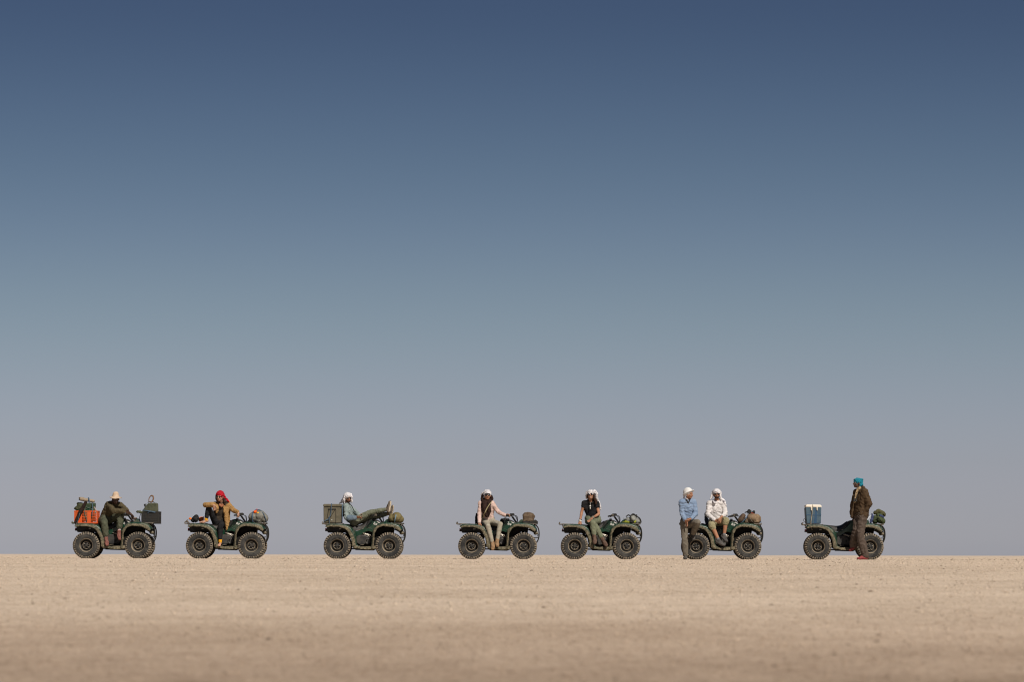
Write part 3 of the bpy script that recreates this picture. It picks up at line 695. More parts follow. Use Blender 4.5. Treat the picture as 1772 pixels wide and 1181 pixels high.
def torso(mb, J, e=0.0, hip=None):
    sh = J['sL'] + (J['sR']-J['sL'])*0.5; hp = (J['hL']+J['hR'])*0.5; w_ = J['g']
    B1 = basis_from(J['sR']-J['sL'], sh-hp); B2 = basis_from(J['hR']-J['hL'], sh-hp)
    up = (sh-hp); ch = J.get('chest', hp + up*0.74); wa = J.get('waist', hp + up*0.36)
    ell(mb, ch, (0.155*w_+e, 0.108*w_+e, 0.17+e), B1)
    ell(mb, wa, (0.128*w_+e, 0.098*w_+e, 0.17+e), B2)
    cap(mb, ch, 0.10*w_+e, wa, 0.095*w_+e); cap(mb, wa, 0.10*w_+e, hp.lerp(wa, 0.3 if e else 0), (0.10 if e == 0 else 0.09)*w_+e*0.7)
    limb(mb, [J['sL'], sh + up*0.02, J['sR']], [0.056+e, 0.062+e, 0.056+e])
    for s in ('L', 'R'):
        cap(mb, J['s'+s] - up.normalized()*0.03, 0.060+e, wa + (J['h'+s]-hp)*0.55, 0.080*w_+e)
        cap(mb, wa + (J['h'+s]-hp)*0.5, 0.082*w_+e, J['h'+s] + ((wa-hp)*0.25 if e else V((0, 0, 0))), (0.095 if e == 0 else 0.083)*w_+e*0.6)

def legs(mb, J, e=0.0, frac=1.0, flare=0.0):
    w_ = J['g']
    cap(mb, J['hL'], 0.100*w_+e, J['hR'], 0.100*w_+e)
    for s in ('L', 'R'):
        h, k, a = J['h'+s], J['k'+s], J['a'+s]
        th = k - h
        limb(mb, [h, h+th*0.35, k], [0.096*w_+e, 0.082*w_+e, 0.056+e*1.2])
        if frac >= 1 or e == 0:
            en = k + (a-k)*(min(1, frac-1) if e else 1)
            mid = k.lerp(en, 0.35)
            limb(mb, [k, mid, en], [0.056+e*1.2, 0.054+e*1.3+flare, (0.036 if e == 0 else 0.040)+e*1.3+flare])
        else: pass

def make_person(name_loc, label, J, skin, g=1.0, hs=1.0, barefoot=False, group=None):
    J['g'] = g
    root = empty('person', name_loc, label, 'person', group)
    b = MB(); torso(b, J); legs(b, J)
    for s in ('L', 'R'):
        limb(b, [J['s'+s], J['e'+s], J['w'+s]], [0.050*g, 0.039*g, 0.026])
        fr = (J['w'+s]-J['e'+s])*0.3 + J['e'+s]; cap(b, J['e'+s], 0.039*g, fr, 0.040*g)
        hd, th, cu = J['hand'+s]; hand(b, J['w'+s], hd, th, cu, 1.0)
        a, t = J['a'+s], J['t'+s]; dn = (a-J['k'+s]).normalized(); fd = (t-a); fdn = fd.normalized(); dd = (dn - fdn*dn.dot(fdn)).normalized() if abs(dn.dot(fdn)) < 0.98 else V((0, 0, -1))
        heel = a + dd*0.035 - fdn*0.03
        limb(b, [a, a + dd*0.03], [0.036, 0.034])
        if barefoot:
            limb(b, [heel, a.lerp(t, 0.55) + dd*0.025, t], [0.030, 0.030, 0.018])
            sd = fdn.cross(dd)
            for o in (-0.028, -0.012, 0.004, 0.020, 0.034): cap(b, a.lerp(t, 0.6)+sd*o*0.8, 0.015, t + sd*o - fdn*abs(o-0.034)*0.35, 0.009, 8)
        else: limb(b, [heel, t - fdn*0.03 + dd*0.036], [0.026, 0.016])
    limb(b, [J['neck'], J['head'] + J['HB'] @ V((0, -0.01, -0.05))*hs], [0.054, 0.050])
    sh = (J['sL']+J['sR'])*0.5; limb(b, [sh, J['neck']], [0.075, 0.056])
    head_prims(b, J['head'], J['HB'], hs)
    blob('body', b, skin, root, vox=0.0065, smooth=3)
    return root

def shirt(root, name, J, m, sleeve=1.0, e=0.016, fold=0.014, hem=0.0, seed=1, collar=True, cuff=0.0, **kw):
    b = MB(); torso(b, J, e)
    up = ((J['sL']+J['sR']) - (J['hL']+J['hR'])).normalized(); hp = (J['hL']+J['hR'])*0.5
    if hem: cap(b, J['hL'] - up*hem, 0.098*J['g']+e, J['hR'] - up*hem, 0.098*J['g']+e)
    for s in ('L', 'R'):
        sl = sleeve if not isinstance(sleeve, dict) else sleeve[s]
        S_, E_, W_ = J['s'+s], J['e'+s], J['w'+s]
        if sl <= 0.5:
            p = S_.lerp(E_, sl*2); limb(b, [S_, p], [0.058*J['g']+e, 0.050*J['g']+e])
        else:
            p = E_.lerp(W_, (sl-0.5)*2)
            limb(b, [S_, S_.lerp(E_, 0.5), E_, p], [0.054*J['g']+e, 0.048*J['g']+e, 0.043*J['g']+e, 0.033*J['g']+e+cuff])
    if collar:
        n = J['neck']; B = basis_from(J['sR']-J['sL'], up)
        for k in range(9):
            a0, a1 = math.pi*(-0.15+1.3*k/9), math.pi*(-0.15+1.3*(k+1)/9)
            q = lambda a: n + B @ V((0.066*math.cos(a), 0.062*math.sin(a), -0.004 + 0.012*math.sin(a)))
            cap(b, q(a0), 0.016, q(a1), 0.016, 8)
    return blob(name, b, m, root, vox=0.010, smooth=3, fold=fold, ffreq=kw.get('ffreq', 8), fstretch=kw.get('fs', (1, 1, 1.5)), seed=seed)

def trousers(root, name, J, m, frac=1.9, e=0.014, fold=0.014, flare=0.0, seed=2, **kw):
    b = MB(); legs(b, J, e, frac, flare); up = ((J['sL']+J['sR'])*0.5 - (J['hL']+J['hR'])*0.5).normalized()
    cap(b, J['hL']+up*0.07, 0.092*J['g']+e, J['hR']+up*0.07, 0.092*J['g']+e)
    return blob(name, b, m, root, vox=0.010, smooth=3, fold=fold, ffreq=kw.get('ffreq', 9), seed=seed)

def shoe(root, J, s, m, msole=None, boot=0.06, sz=1.0, nm='shoe'):
    a, t = J['a'+s], J['t'+s]; kn = (a-J['k'+s]).normalized(); fdn = (t-a).normalized(); dd = kn - fdn*kn.dot(fdn)
    dd = V(J['dd'+s]).normalized() if 'dd'+s in J else (dd.normalized() if dd.length > 0.25 else V((0, 0, -1)))
    dd = (dd - fdn*dd.dot(fdn)).normalized()
    heel = a + dd*0.042 - fdn*0.035; sd = fdn.cross(dd)
    b = MB(); cap(b, a - kn*boot, 0.050, a + dd*0.01, 0.048)
    for o in (-0.016, 0.016):
        limb(b, [heel + sd*o*0.8, a.lerp(t, 0.55) + dd*0.038 + sd*o*1.3, t + dd*0.036 + sd*o*0.9], [0.033*sz, 0.033*sz, 0.024*sz])
    cap(b, a + dd*0.01, 0.045, a.lerp(t, 0.6)+dd*0.022, 0.036)
    o_ = blob(nm, b, m, root, vox=0.007, smooth=2, fold=0.004, ffreq=20)
    b = MB()
    for o in (-0.020, 0.0, 0.020):
        limb(b, [heel + sd*o + dd*0.026, a.lerp(t, 0.55) + dd*0.066 + sd*o*1.3, t + dd*0.056 + sd*o*0.7 + fdn*0.004], [0.017, 0.013, 0.013])
    blob('sole', b, msole or M['dark'], root, vox=0.006, smooth=1)
    b = MB()
    for i in range(4):
        p = a.lerp(t, 0.22+0.12*i) - dd*0.030 + dd*0.018*i - V(root.location); b.tube([p - sd*0.020 + dd*0.012, p, p + sd*0.020 + dd*0.012], 0.0035, 5)
    b.build('lace', M['rack'], root)
    return o_

def sock(root, J, s, m, up=0.07, r=0.046):
    a, k = J['a'+s], J['k'+s]; d = (k-a).normalized(); b = MB(); limb(b, [a + d*0.005, a + d*up], [r-0.003, r])
    return blob('sock', b, m, root, vox=0.007, smooth=2, fold=0.004, ffreq=22)

def ring(b, c, B, rx, ry, rads, a0=0, a1=360, z=lambda a: 0, n=18):
    q = []
    for k in range(n+1):
        a = R(a0+(a1-a0)*k/n); q.append(c + B @ V((rx*math.cos(a), ry*math.sin(a), z(a))))
    for i in range(n): cap(b, q[i], rads, q[i+1], rads, 8)

def wrap(root, c, B, m, sc=1.0, tails=(), nm='headscarf', fold=0.010, seed=0, brow=0.040, side=True, loft_=1.0, sidelen=0.10):
    """cloth wound round the crown, leaving the face open; tails = chains of (point, radius) in world space"""
    P = lambda x, y, z: c + B @ V((x, y, z))*sc
    b = MB(); ell(b, P(0, -0.020, 0.050), (0.094*sc, 0.108*sc, 0.084*sc*loft_), B)
    ring(b, P(0, -0.018, brow+0.014), B, 0.083*sc, 0.094*sc, 0.014*sc, z=lambda a: 0.008*math.sin(a))
    ring(b, P(0, -0.020, brow+0.036), B, 0.080*sc, 0.092*sc, 0.017*sc, z=lambda a: -0.012*math.sin(a+0.6))
    ell(b, P(0, -0.055, -0.005), (0.080*sc, 0.060*sc, 0.080*sc), B)
    if side:
        for sg in (-1, 1):
            limb(b, [P(sg*0.084, 0.02, 0.03), P(sg*0.090, -0.005, -0.03), P(sg*0.088, -0.02, -sidelen)], [0.020*sc, 0.024*sc, 0.022*sc])
    for t in tails:
        for (p, r), (q, r2) in zip(t, t[1:]): cap(b, p, r, q, r2, 10)
    return blob(nm, b, m, root, vox=0.0075, smooth=2, fold=fold*1.5, ffreq=12, seed=seed, fstretch=(1, 1, 1.8))

WHITEC = cloth('white_cotton', (0.34, 0.325, 0.36), (0.60, 0.585, 0.595), scale=20, lo=0.36, hi=0.56)
SHEM = cloth('patterned_shemagh', (0.10, 0.09, 0.12), (0.68, 0.65, 0.66), scale=26, lo=0.36, hi=0.50)

# ---- 1: dark man in a bush hat, leaning on his raised knee
W = WF(1)
J = dict(head=W(768, 212, -0.36), neck=W(735, 262, -0.24), sL=W(668, 285, -0.24), sR=W(838, 300, -0.16), eL=W(735, 378, -0.48), wL=W(905, 388, -0.50),
         eR=W(915, 368, -0.30), wR=W(995, 430, -0.42), hL=W(590, 520, -0.10), hR=W(668, 520, 0.06), kL=W(606, 558, -0.50), kR=W(842, 432, -0.36),
         aL=W(634, 790, -0.47), aR=W(822, 688, -0.38), tL=W(648, 862, -0.62), tR=W(838, 780, -0.50), HB=head_basis((0.20, -0.93, -0.32)),
         handL=((0.8, -0.1, -0.3), (0.2, -0.3, 0.9), 0.5), handR=((0.42, -0.12, -0.85), (0.6, -0.6, 0.2), 0.5))
J['chest'] = W(705, 365, -0.14); J['waist'] = W(630, 460, -0.05)
p = make_person(W(634, 1076, -0.45), 'man in an olive jumper and tan bush hat, leaning on his raised knee', J, SKIN['dark'], g=1.0, hs=1.05)
shirt(p, 'jumper', J, cloth('olive_brown_wool', (0.052, 0.041, 0.022), (0.085, 0.068, 0.038), scale=30), sleeve={'L': 0.97, 'R': 0.60}, e=0.020, fold=0.020, collar=True, hem=0.02, seed=3)
trousers(p, 'trousers', J, cloth('olive_green_cotton', (0.050, 0.055, 0.036), (0.088, 0.092, 0.062)), frac=1.70, e=0.018, fold=0.015, flare=0.006)
WS = cloth('pale_sock', (0.62, 0.50, 0.50)); RS = cloth('dusty_red_canvas', (0.13, 0.045, 0.038), (0.22, 0.10, 0.08), scale=20)
for s in 'LR': sock(p, J, s, WS, 0.085, 0.040); shoe(p, J, s, RS, cloth('red_rubber', (0.20, 0.09, 0.075)), boot=0.02)
c, B = J['head'], J['HB']; face_bits(p, c, B, 1.05, glasses=False, lips=LIPD)
b = MB(); P_ = lambda x, y, z: c + B @ V((x, y, z))
bm2 = head_basis((0.25, -0.93, -0.10))
Q_ = lambda x, y, z: c + bm2 @ V((x, y, z))
for k in range(28):
    a0, a1 = 2*math.pi*k/28, 2*math.pi*(k+1)/28
    for rr1 in (0.095, 0.112, 0.128, 0.142):
        zz = lambda a: 0.048 + 0.10*(rr1-0.095)*math.cos(2*a+0.2) - 0.16*(rr1-0.095) + 0.005*math.sin(3*a+1)
        cap(b, Q_(rr1*math.cos(a0), rr1*1.03*math.sin(a0), zz(a0)), 0.0085, Q_(rr1*math.cos(a1), rr1*1.03*math.sin(a1), zz(a1)), 0.0085, 6)
limb(b, [Q_(0, -0.01, 0.06), Q_(0, -0.01, 0.110)], [0.094, 0.072]); cap(b, Q_(-0.015, 0, 0.128), 0.056, Q_(0.015, 0, 0.128), 0.056)
blob('bush_hat', b, cloth('tan_felt', (0.42, 0.31, 0.22), (0.52, 0.40, 0.29), scale=10), p, vox=0.007, smooth=2, fold=0.006, ffreq=14)

# ---- 2: woman in a mustard jacket and red turban, one foot up on the rack
W = WF(2)
J = dict(head=W(642, 172, -0.28), neck=W(668, 250, -0.17), sL=W(578, 288, -0.20), sR=W(765, 290, -0.12), eL=W(428, 292, -0.38), wL=W(552, 292, -0.52),
         eR=W(845, 372, -0.20), wR=W(915, 402, -0.30), hL=W(590, 560, -0.06), hR=W(680, 565, -0.06), kL=W(480, 335, -0.34), kR=W(655, 600, -0.46),
         aL=W(442, 510, -0.36), aR=W(652, 832, -0.50), tL=W(355, 548, -0.42), tR=W(632, 890, -0.64), HB=head_basis((-0.30, -0.94, -0.05), (0.05, 0, 1)),
         handL=((0.35, -0.15, -0.85), (0.8, -0.5, 0.2), 0.45), handR=((0.15, -0.25, -0.95), (-0.2, -0.9, 0.1), 0.9))
J['chest'] = W(665, 370, -0.12); J['waist'] = W(640, 470, -0.08)
p = make_person(W(652, 1076, -0.5), 'barefoot woman in a red turban and mustard jacket, one foot up on the rear rack', J, SKIN['fair'], g=0.86, barefoot=True)
shirt(p, 'top', J, cloth('dark_brown_jersey', (0.030, 0.023, 0.017), (0.060, 0.046, 0.034)), sleeve=0.4, e=0.008, fold=0.012, hem=0.05, collar=False)
JK = cloth('mustard_canvas', (0.22, 0.120, 0.042), (0.34, 0.20, 0.078), scale=8)
b = MB(); e = 0.020
for s in ('L', 'R'):
    S_, E_, W_ = J['s'+s], J['e'+s], J['w'+s]; limb(b, [S_, S_.lerp(E_, .5), E_, E_.lerp(W_, 0.80)], [0.066, 0.062, 0.056, 0.048])
limb(b, [J['sL'], W(640, 262, 0.0), W(700, 262, 0.0), J['sR']], [0.062, 0.055, 0.055, 0.066])
limb(b, [W(752, 300, -0.17), W(738, 400, -0.19), W(742, 500, -0.20), W(752, 580, -0.22), W(745, 655, -0.24)], [0.050, 0.056, 0.058, 0.045, 0.016])
limb(b, [W(775, 320, -0.10), W(762, 430, -0.10), W(765, 540, -0.12)], [0.045, 0.050, 0.045])
limb(b, [W(700, 300, -0.20), W(712, 350, -0.235), W(706, 400, -0.25)], [0.022, 0.024, 0.014])
limb(b, [W(592, 290, -0.22), W(604, 345, -0.26), W(600, 400, -0.24)], [0.050, 0.040, 0.025])
limb(b, [W(650, 330, 0.04), W(650, 430, 0.06), W(660, 540, 0.06)], [0.11, 0.11, 0.09])
blob('jacket', b, JK, p, vox=0.009, smooth=2, fold=0.015, ffreq=11, fstretch=(1, 1, 1.6), seed=5)
trousers(p, 'leggings', J, cloth('black_leggings', (0.008, 0.008, 0.009), (0.022, 0.021, 0.022)), frac=1.80, e=0.006, fold=0.007)
YS = cloth('yellow_cuff', (0.55, 0.25, 0.01), (0.68, 0.33, 0.02))
for s in 'LR': sock(p, J, s, YS, 0.085, 0.044)
c, B = J['head'], J['HB']; face_bits(p, c, B, 1.0)
REDT = cloth('red_turban_cotton', (0.26, 0.006, 0.014), (0.42, 0.014, 0.026), scale=12)
wrap(p, c, B, REDT, 1.03, tails=[[(W(700, 165, -0.26), 0.035), (W(722, 195, -0.22), 0.034), (W(752, 225, -0.18), 0.026), (W(775, 245, -0.16), 0.014)]], side=False, brow=0.030, loft_=1.15, nm='turban')
b = MB(); limb(b, [W(725, 190, -0.19), W(758, 222, -0.16), W(786, 250, -0.15)], [0.018, 0.020, 0.010])
blob('turban_tail', b, cloth('orange_fringe', (0.62, 0.16, 0.03), (0.75, 0.30, 0.05)), p, vox=0.006, smooth=2, fold=0.008, ffreq=18)
b = MB(); limb(b, [W(598, 150, -0.28), W(600, 200, -0.28), W(622, 245, -0.27), W(625, 262, -0.25)], [0.030, 0.035, 0.034, 0.016])
limb(b, [W(695, 150, -0.24), W(705, 200, -0.24), W(712, 250, -0.25), W(705, 280, -0.24)], [0.030, 0.030, 0.030, 0.018])
blob('hair', b, HAIRB, p, vox=0.007, smooth=2, fold=0.012, ffreq=16, fstretch=(2, 2, 0.6))
b = MB(); ring(b, W(668, 268, -0.19), basis_from((1, 0, 0), (0, -0.2, 1)), 0.07, 0.065, 0.016, z=lambda a: 0.02*math.sin(a))
limb(b, [W(640, 300, -0.27), W(668, 312, -0.285), W(690, 298, -0.27)], [0.018, 0.024, 0.018])
blob('neck_scarf', b, cloth('rust_scarf', (0.20, 0.07, 0.035), (0.34, 0.15, 0.08), scale=20), p, vox=0.007, smooth=2, fold=0.008, ffreq=16)

# ---- 3: man reclining against the trunk, feet on the front bag
W = WF(3)
J = dict(head=W(487, 190, -0.12), neck=W(470, 262, -0.08), sL=W(462, 318, -0.22), sR=W(478, 300, 0.14), eL=W(470, 480, -0.30), wL=W(605, 478, -0.32),
         eR=W(600, 400, 0.14), wR=W(650, 440, -0.14), hL=W(575, 535, -0.12), hR=W(585, 530, 0.08), kL=W(805, 402, -0.14), kR=W(850, 472, 0.04),
         aL=W(1058, 352, -0.16), aR=W(1092, 412, -0.06), tL=W(1080, 238, -0.20), tR=W(1118, 300, -0.12), HB=head_basis((0.34, -0.93, -0.10), (-0.12, 0, 1)),
         handL=((0.85, -0.1, 0.2), (0.0, -0.8, 0.5), 0.6), handR=((0.55, -0.5, -0.4), (0.4, -0.2, 0.8), 0.5))
J['ddL'] = V((1, -0.55, 0.30)); J['ddR'] = V((1, -0.35, 0.35))
J['chest'] = W(478, 375, -0.06); J['waist'] = W(515, 465, -0.04)
p = make_person(W(590, 1078, 0), 'man in a pale blue shirt and white headscarf, reclining with feet up', J, SKIN['tan'], g=1.0)
shirt(p, 'shirt', J, cloth('faded_teal_shirt', (0.165, 0.205, 0.20), (0.24, 0.285, 0.275)), sleeve=0.96, e=0.014, fold=0.018, hem=0.0, seed=8)
trousers(p, 'trousers', J, cloth('sage_trousers', (0.085, 0.092, 0.062), (0.14, 0.145, 0.105)), frac=1.86, e=0.007, fold=0.016)
b = MB(); wl = J['wL']; limb(b, [J['eL'].lerp(wl, 0.18), J['eL'].lerp(wl, 0.86)], [0.072, 0.060]); limb(b, [W(440, 320, -0.02), W(418, 380, 0), W(425, 440, 0)], [0.04, 0.05, 0.04])
blob('denim_sleeve', b, cloth('blue_denim', (0.085, 0.12, 0.155), (0.13, 0.17, 0.21)), p, vox=0.008, smooth=2, fold=0.012)
SH3 = cloth('dark_trainer', (0.07, 0.06, 0.05), (0.20, 0.16, 0.12)); SO3 = cloth('tan_sole', (0.42, 0.35, 0.26), (0.60, 0.52, 0.42), scale=16)
OS = cloth('orange_sock', (0.65, 0.22, 0.02), (0.8, 0.3, 0.03))
for s in 'LR': sock(p, J, s, OS, 0.075, 0.042); shoe(p, J, s, SH3, SO3, boot=0.0, sz=1.1)
c, B = J['head'], J['HB']; face_bits(p, c, B, 1.0)
b = MB(); ell(b, c + B @ V((0, 0.045, -0.072)), (0.050, 0.042, 0.036), B); ring(b, c + B @ V((0, 0.02, -0.06)), B, 0.058, 0.055, 0.012, 0, 180)
blob('beard', b, HAIRB, p, vox=0.006, smooth=1, fold=0.005, ffreq=30)
wrap(p, c, B, WHITEC, 1.02, tails=[[(W(440, 180, -0.08), 0.04), (W(415, 220, -0.04), 0.034), (W(390, 250, 0), 0.026), (W(362, 270, 0.02), 0.012)], [(W(430, 190, -0.1), 0.04), (W(425, 240, -0.06), 0.035), (W(440, 262, -0.04), 0.03)]], seed=4)
b = MB(); limb(b, [W(530, 130, -0.12), W(543, 170, -0.14), W(536, 215, -0.13), W(520, 245, -0.12)], [0.018, 0.022, 0.022, 0.014]); limb(b, [W(436, 170, -0.18), W(425, 215, -0.16), W(400, 250, -0.1)], [0.014, 0.018, 0.014])
blob('scarf_edge', b, SHEM, p, vox=0.006, smooth=2, fold=0.008, ffreq=20)
b = MB(); b.tube([q - V(p.location) for q in (W(505, 262, -0.19), W(545, 310, -0.17), W(580, 380, -0.15), W(610, 400, -0.14))], 0.010, 6, 4); b.build('camera_strap', M['black'], p)

# ---- 4: woman in pink with a dark scarf
W = WF(4)
J = dict(head=W(580, 190, -0.22), neck=W(572, 258, -0.14), sL=W(484, 308, -0.14), sR=W(650, 308, -0.14), eL=W(465, 455, -0.22), wL=W(463, 590, -0.40),
         eR=W(735, 425, -0.18), wR=W(845, 482, -0.30), hL=W(550, 582, -0.06), hR=W(648, 582, -0.06), kL=W(592, 640, -0.48), kR=W(770, 608, -0.38),
         aL=W(655, 880, -0.50), aR=W(725, 850, -0.44), tL=W(655, 958, -0.66), tR=W(735, 905, -0.62), HB=head_basis((0.06, -0.99, 0.02)),
         handL=((0.0, -0.25, -0.95), (0.9, -0.3, 0), 0.4), handR=((0.9, -0.15, 0.05), (0.1, -0.7, 0.6), 0.9))
J['chest'] = W(575, 375, -0.10); J['waist'] = W(595, 480, -0.08)
p = make_person(W(655, 1120, -0.5), 'woman in a pale pink shirt and long dark brown scarf, hand on the handlebar', J, SKIN['tan'], g=0.84)
shirt(p, 'shirt', J, cloth('dusty_pink_cotton', (0.42, 0.295, 0.255), (0.54, 0.40, 0.355)), sleeve=0.98, e=0.012, fold=0.016, hem=0.0, seed=11)
trousers(p, 'trousers', J, cloth('stone_jeggings', (0.24, 0.215, 0.165), (0.33, 0.30, 0.24)), frac=1.95, e=0.005, fold=0.007)
TB = cloth('tan_suede', (0.18, 0.105, 0.055), (0.30, 0.19, 0.11), scale=18)
for s in 'LR': sock(p, J, s, cloth('grey_sock', (0.2, 0.24, 0.24)), 0.06, 0.040); shoe(p, J, s, TB, cloth('crepe_sole', (0.30, 0.21, 0.13)), boot=0.035, nm='ankle_boot')
c, B = J['head'], J['HB']; face_bits(p, c, B, 0.98)
wrap(p, c, B, WHITEC, 1.01, tails=[[(W(520, 150, -0.16), 0.025), (W(498, 175, -0.12), 0.022)]], side=False, brow=0.030, loft_=1.12, seed=9, nm='turban')
b = MB(); P_ = lambda x, y, z: c + B @ V((x, y, z))
limb(b, [P_(0.055, 0.070, 0.033), P_(0.0, 0.105, 0.038), P_(-0.055, 0.070, 0.033)], [0.010, 0.011, 0.010]); blob('cap_peak', b, HAIRK, p, vox=0.006, smooth=1)
DS = cloth('dark_brown_scarf', (0.014, 0.007, 0.006), (0.036, 0.019, 0.015), scale=20)
b = MB(); ring(b, W(573, 255, -0.15), basis_from((1, 0, 0), (0, -0.15, 1)), 0.085, 0.080, 0.040, z=lambda a: 0.02*math.sin(a)); ring(b, W(568, 282, -0.17), basis_from((1, 0, 0), (0, -0.3, 1)), 0.090, 0.080, 0.034)
limb(b, [W(540, 300, -0.24), W(535, 360, -0.26), W(545, 420, -0.25), W(570, 485, -0.23)], [0.060, 0.060, 0.056, 0.030])
limb(b, [W(595, 300, -0.24), W(595, 370, -0.26), W(603, 430, -0.24), W(590, 490, -0.22)], [0.050, 0.058, 0.050, 0.026])
limb(b, [W(512, 290, -0.20), W(510, 340, -0.22), W(515, 400, -0.2)], [0.030, 0.034, 0.016])
limb(b, [W(510, 200, -0.16), W(502, 240, -0.16), W(520, 270, -0.2)], [0.03, 0.034, 0.034]); limb(b, [W(640, 200, -0.18), W(645, 240, -0.16)], [0.024, 0.034])
blob('scarf', b, DS, p, vox=0.008, smooth=2, fold=0.020, ffreq=12, fstretch=(1.6, 1.6, 0.7))
b = MB(); b.tube([q - V(p.location) for q in (W(640, 290, -0.22), W(605, 330, -0.325), W(572, 385, -0.335), W(545, 440, -0.31), W(530, 480, -0.25))], 0.0, 4)
b = MB(); pts = [q - V(p.location) for q in catmull([W(635, 285, -0.22), W(608, 325, -0.33), W(575, 380, -0.345), W(548, 438, -0.33), W(528, 485, -0.23), W(505, 530, -0.18)], 5)]
b.loft([[q + V((-0.018, 0, -0.012)) for q in pts], [q + V((0.018, 0, 0.012)) for q in pts]]); b.build('shoulder_strap', cloth('khaki_webbing', (0.26, 0.22, 0.12)), p, solid=0.006)

# ---- 5: laughing woman in a black polo
W = WF(5)
J = dict(head=W(567, 185, -0.22), neck=W(570, 255, -0.14), sL=W(475, 300, -0.14), sR=W(660, 306, -0.12), eL=W(437, 440, -0.16), wL=W(414, 568, -0.26),
         eR=W(688, 462, -0.20), wR=W(590, 520, -0.44), hL=W(548, 562, -0.06), hR=W(665, 560, -0.06), kL=W(640, 640, -0.40), kR=W(600, 585, -0.50),
         aL=W(750, 842, -0.46), aR=W(624, 800, -0.54), tL=W(795, 905, -0.60), tR=W(628, 868, -0.70), HB=head_basis((-0.05, -0.98, 0.16), (-0.06, 0, 1)),
         handL=((-0.15, -0.35, -0.75), (0.9, -0.3, 0), 0.3), handR=((-0.55, -0.15, -0.6), (0.5, -0.6, -0.3), 0.4))
J['chest'] = W(575, 370, -0.10); J['waist'] = W(590, 470, -0.08)
p = make_person(W(690, 1122, -0.5), 'smiling woman in a black polo shirt and olive trousers, legs crossed', J, SKIN['tan'], g=0.90)
shirt(p, 'polo_shirt', J, cloth('black_pique', (0.006, 0.006, 0.007), (0.016, 0.015, 0.016)), sleeve=0.17, e=0.010, fold=0.010, hem=0.0, seed=12)
trousers(p, 'trousers', J, cloth('olive_trousers', (0.10, 0.112, 0.070), (0.17, 0.180, 0.120)), frac=1.74, e=0.014, fold=0.014)
BB = cloth('brown_leather_boot', (0.060, 0.036, 0.026), (0.14, 0.09, 0.066), scale=16)
for s in 'LR': shoe(p, J, s, BB, cloth('dark_sole', (0.10, 0.08, 0.06)), boot=0.045, nm='walking_boot')
c, B = J['head'], J['HB']; face_bits(p, c, B, 1.0, round_=True)
b = MB(); P_ = lambda x, y, z: c + B @ V((x, y, z)) - V(p.location)
b.tube([P_(-0.020, 0.082, -0.050), P_(0, 0.088, -0.056), P_(0.020, 0.082, -0.050)], 0.0035, 6); b.build('teeth', mat('teeth', (0.7, 0.66, 0.6), bump=0), p)
wrap(p, c, B, WHITEC, 1.01, tails=[[(W(625, 130, -0.2), 0.042), (W(655, 170, -0.18), 0.038), (W(650, 215, -0.16), 0.036), (W(672, 262, -0.12), 0.030), (W(690, 305, -0.08), 0.014)], [(W(515, 140, -0.22), 0.024), (W(507, 190, -0.20), 0.024), (W(510, 232, -0.18), 0.018)]], side=False, brow=0.045, seed=14)
b = MB(); limb(b, [W(610, 170, -0.24), W(620, 225, -0.24), W(640, 270, -0.23), W(648, 312, -0.24)], [0.022, 0.030, 0.030, 0.018]); limb(b, [W(522, 170, -0.24), W(524, 225, -0.24)], [0.018, 0.02])
ell(b, c + B @ V((0, 0.035, 0.07)), (0.07, 0.05, 0.03), B)
blob('hair', b, HAIRB, p, vox=0.007, smooth=2, fold=0.012, ffreq=16, fstretch=(2, 2, 0.6))
b = MB(); limb(b, [W(660, 240, -0.06), W(690, 300, -0.04), W(712, 360, -0.02), W(716, 400, 0)], [0.03, 0.03, 0.02, 0.01]); blob('scarf_tail', b, SHEM, p, vox=0.007, smooth=2, fold=0.01, ffreq=15)
b = MB(); ring(b, W(570, 268, -0.17), basis_from((1, 0, 0), (0, -0.4, 1)), 0.070, 0.065, 0.022, z=lambda a: 0.03*math.sin(a)); blob('neck_scarf', b, HAIRK, p, vox=0.007, smooth=2, fold=0.008, ffreq=16)
b = MB(); q = W(563, 345, -0.255) - V(p.location)
ell(b, q, (0.020, 0.008, 0.020)); ell(b, q + V((0, 0.0, -0.05)), (0.012, 0.008, 0.024)); b.tube([q + V((0, 0, 0.02)), q + V((0, 0.02, 0.09))], 0.003, 5); b.build('pendant', mat('silver_pendant', (0.6, 0.58, 0.52), rough=0.3, bump=0), p)
for s, tt, mm, nm in (('L', 0.96, mat('white_bracelet', (0.75, 0.7, 0.62), bump=0), 'bracelet'), ('L', 0.86, M['cable'], 'watch'), ('R', 0.90, M['rim'], 'bangle')):
    b = MB(); e_, w_ = J['e'+s], J['w'+s]; d = (w_-e_).normalized(); u, v, wv = frame(d); cc = e_.lerp(w_, tt) - V(p.location)
    wd_ = 0.012 if nm != 'bangle' else 0.035
    pts0 = [cc - d*wd_ + (u*math.cos(a)+v*math.sin(a))*0.036 for a in [2*math.pi*k/16 for k in range(17)]]
    pts1 = [q + d*wd_*2 for q in pts0]; b.loft([pts0, pts1]); b.build(nm, mm, p, solid=0.006)

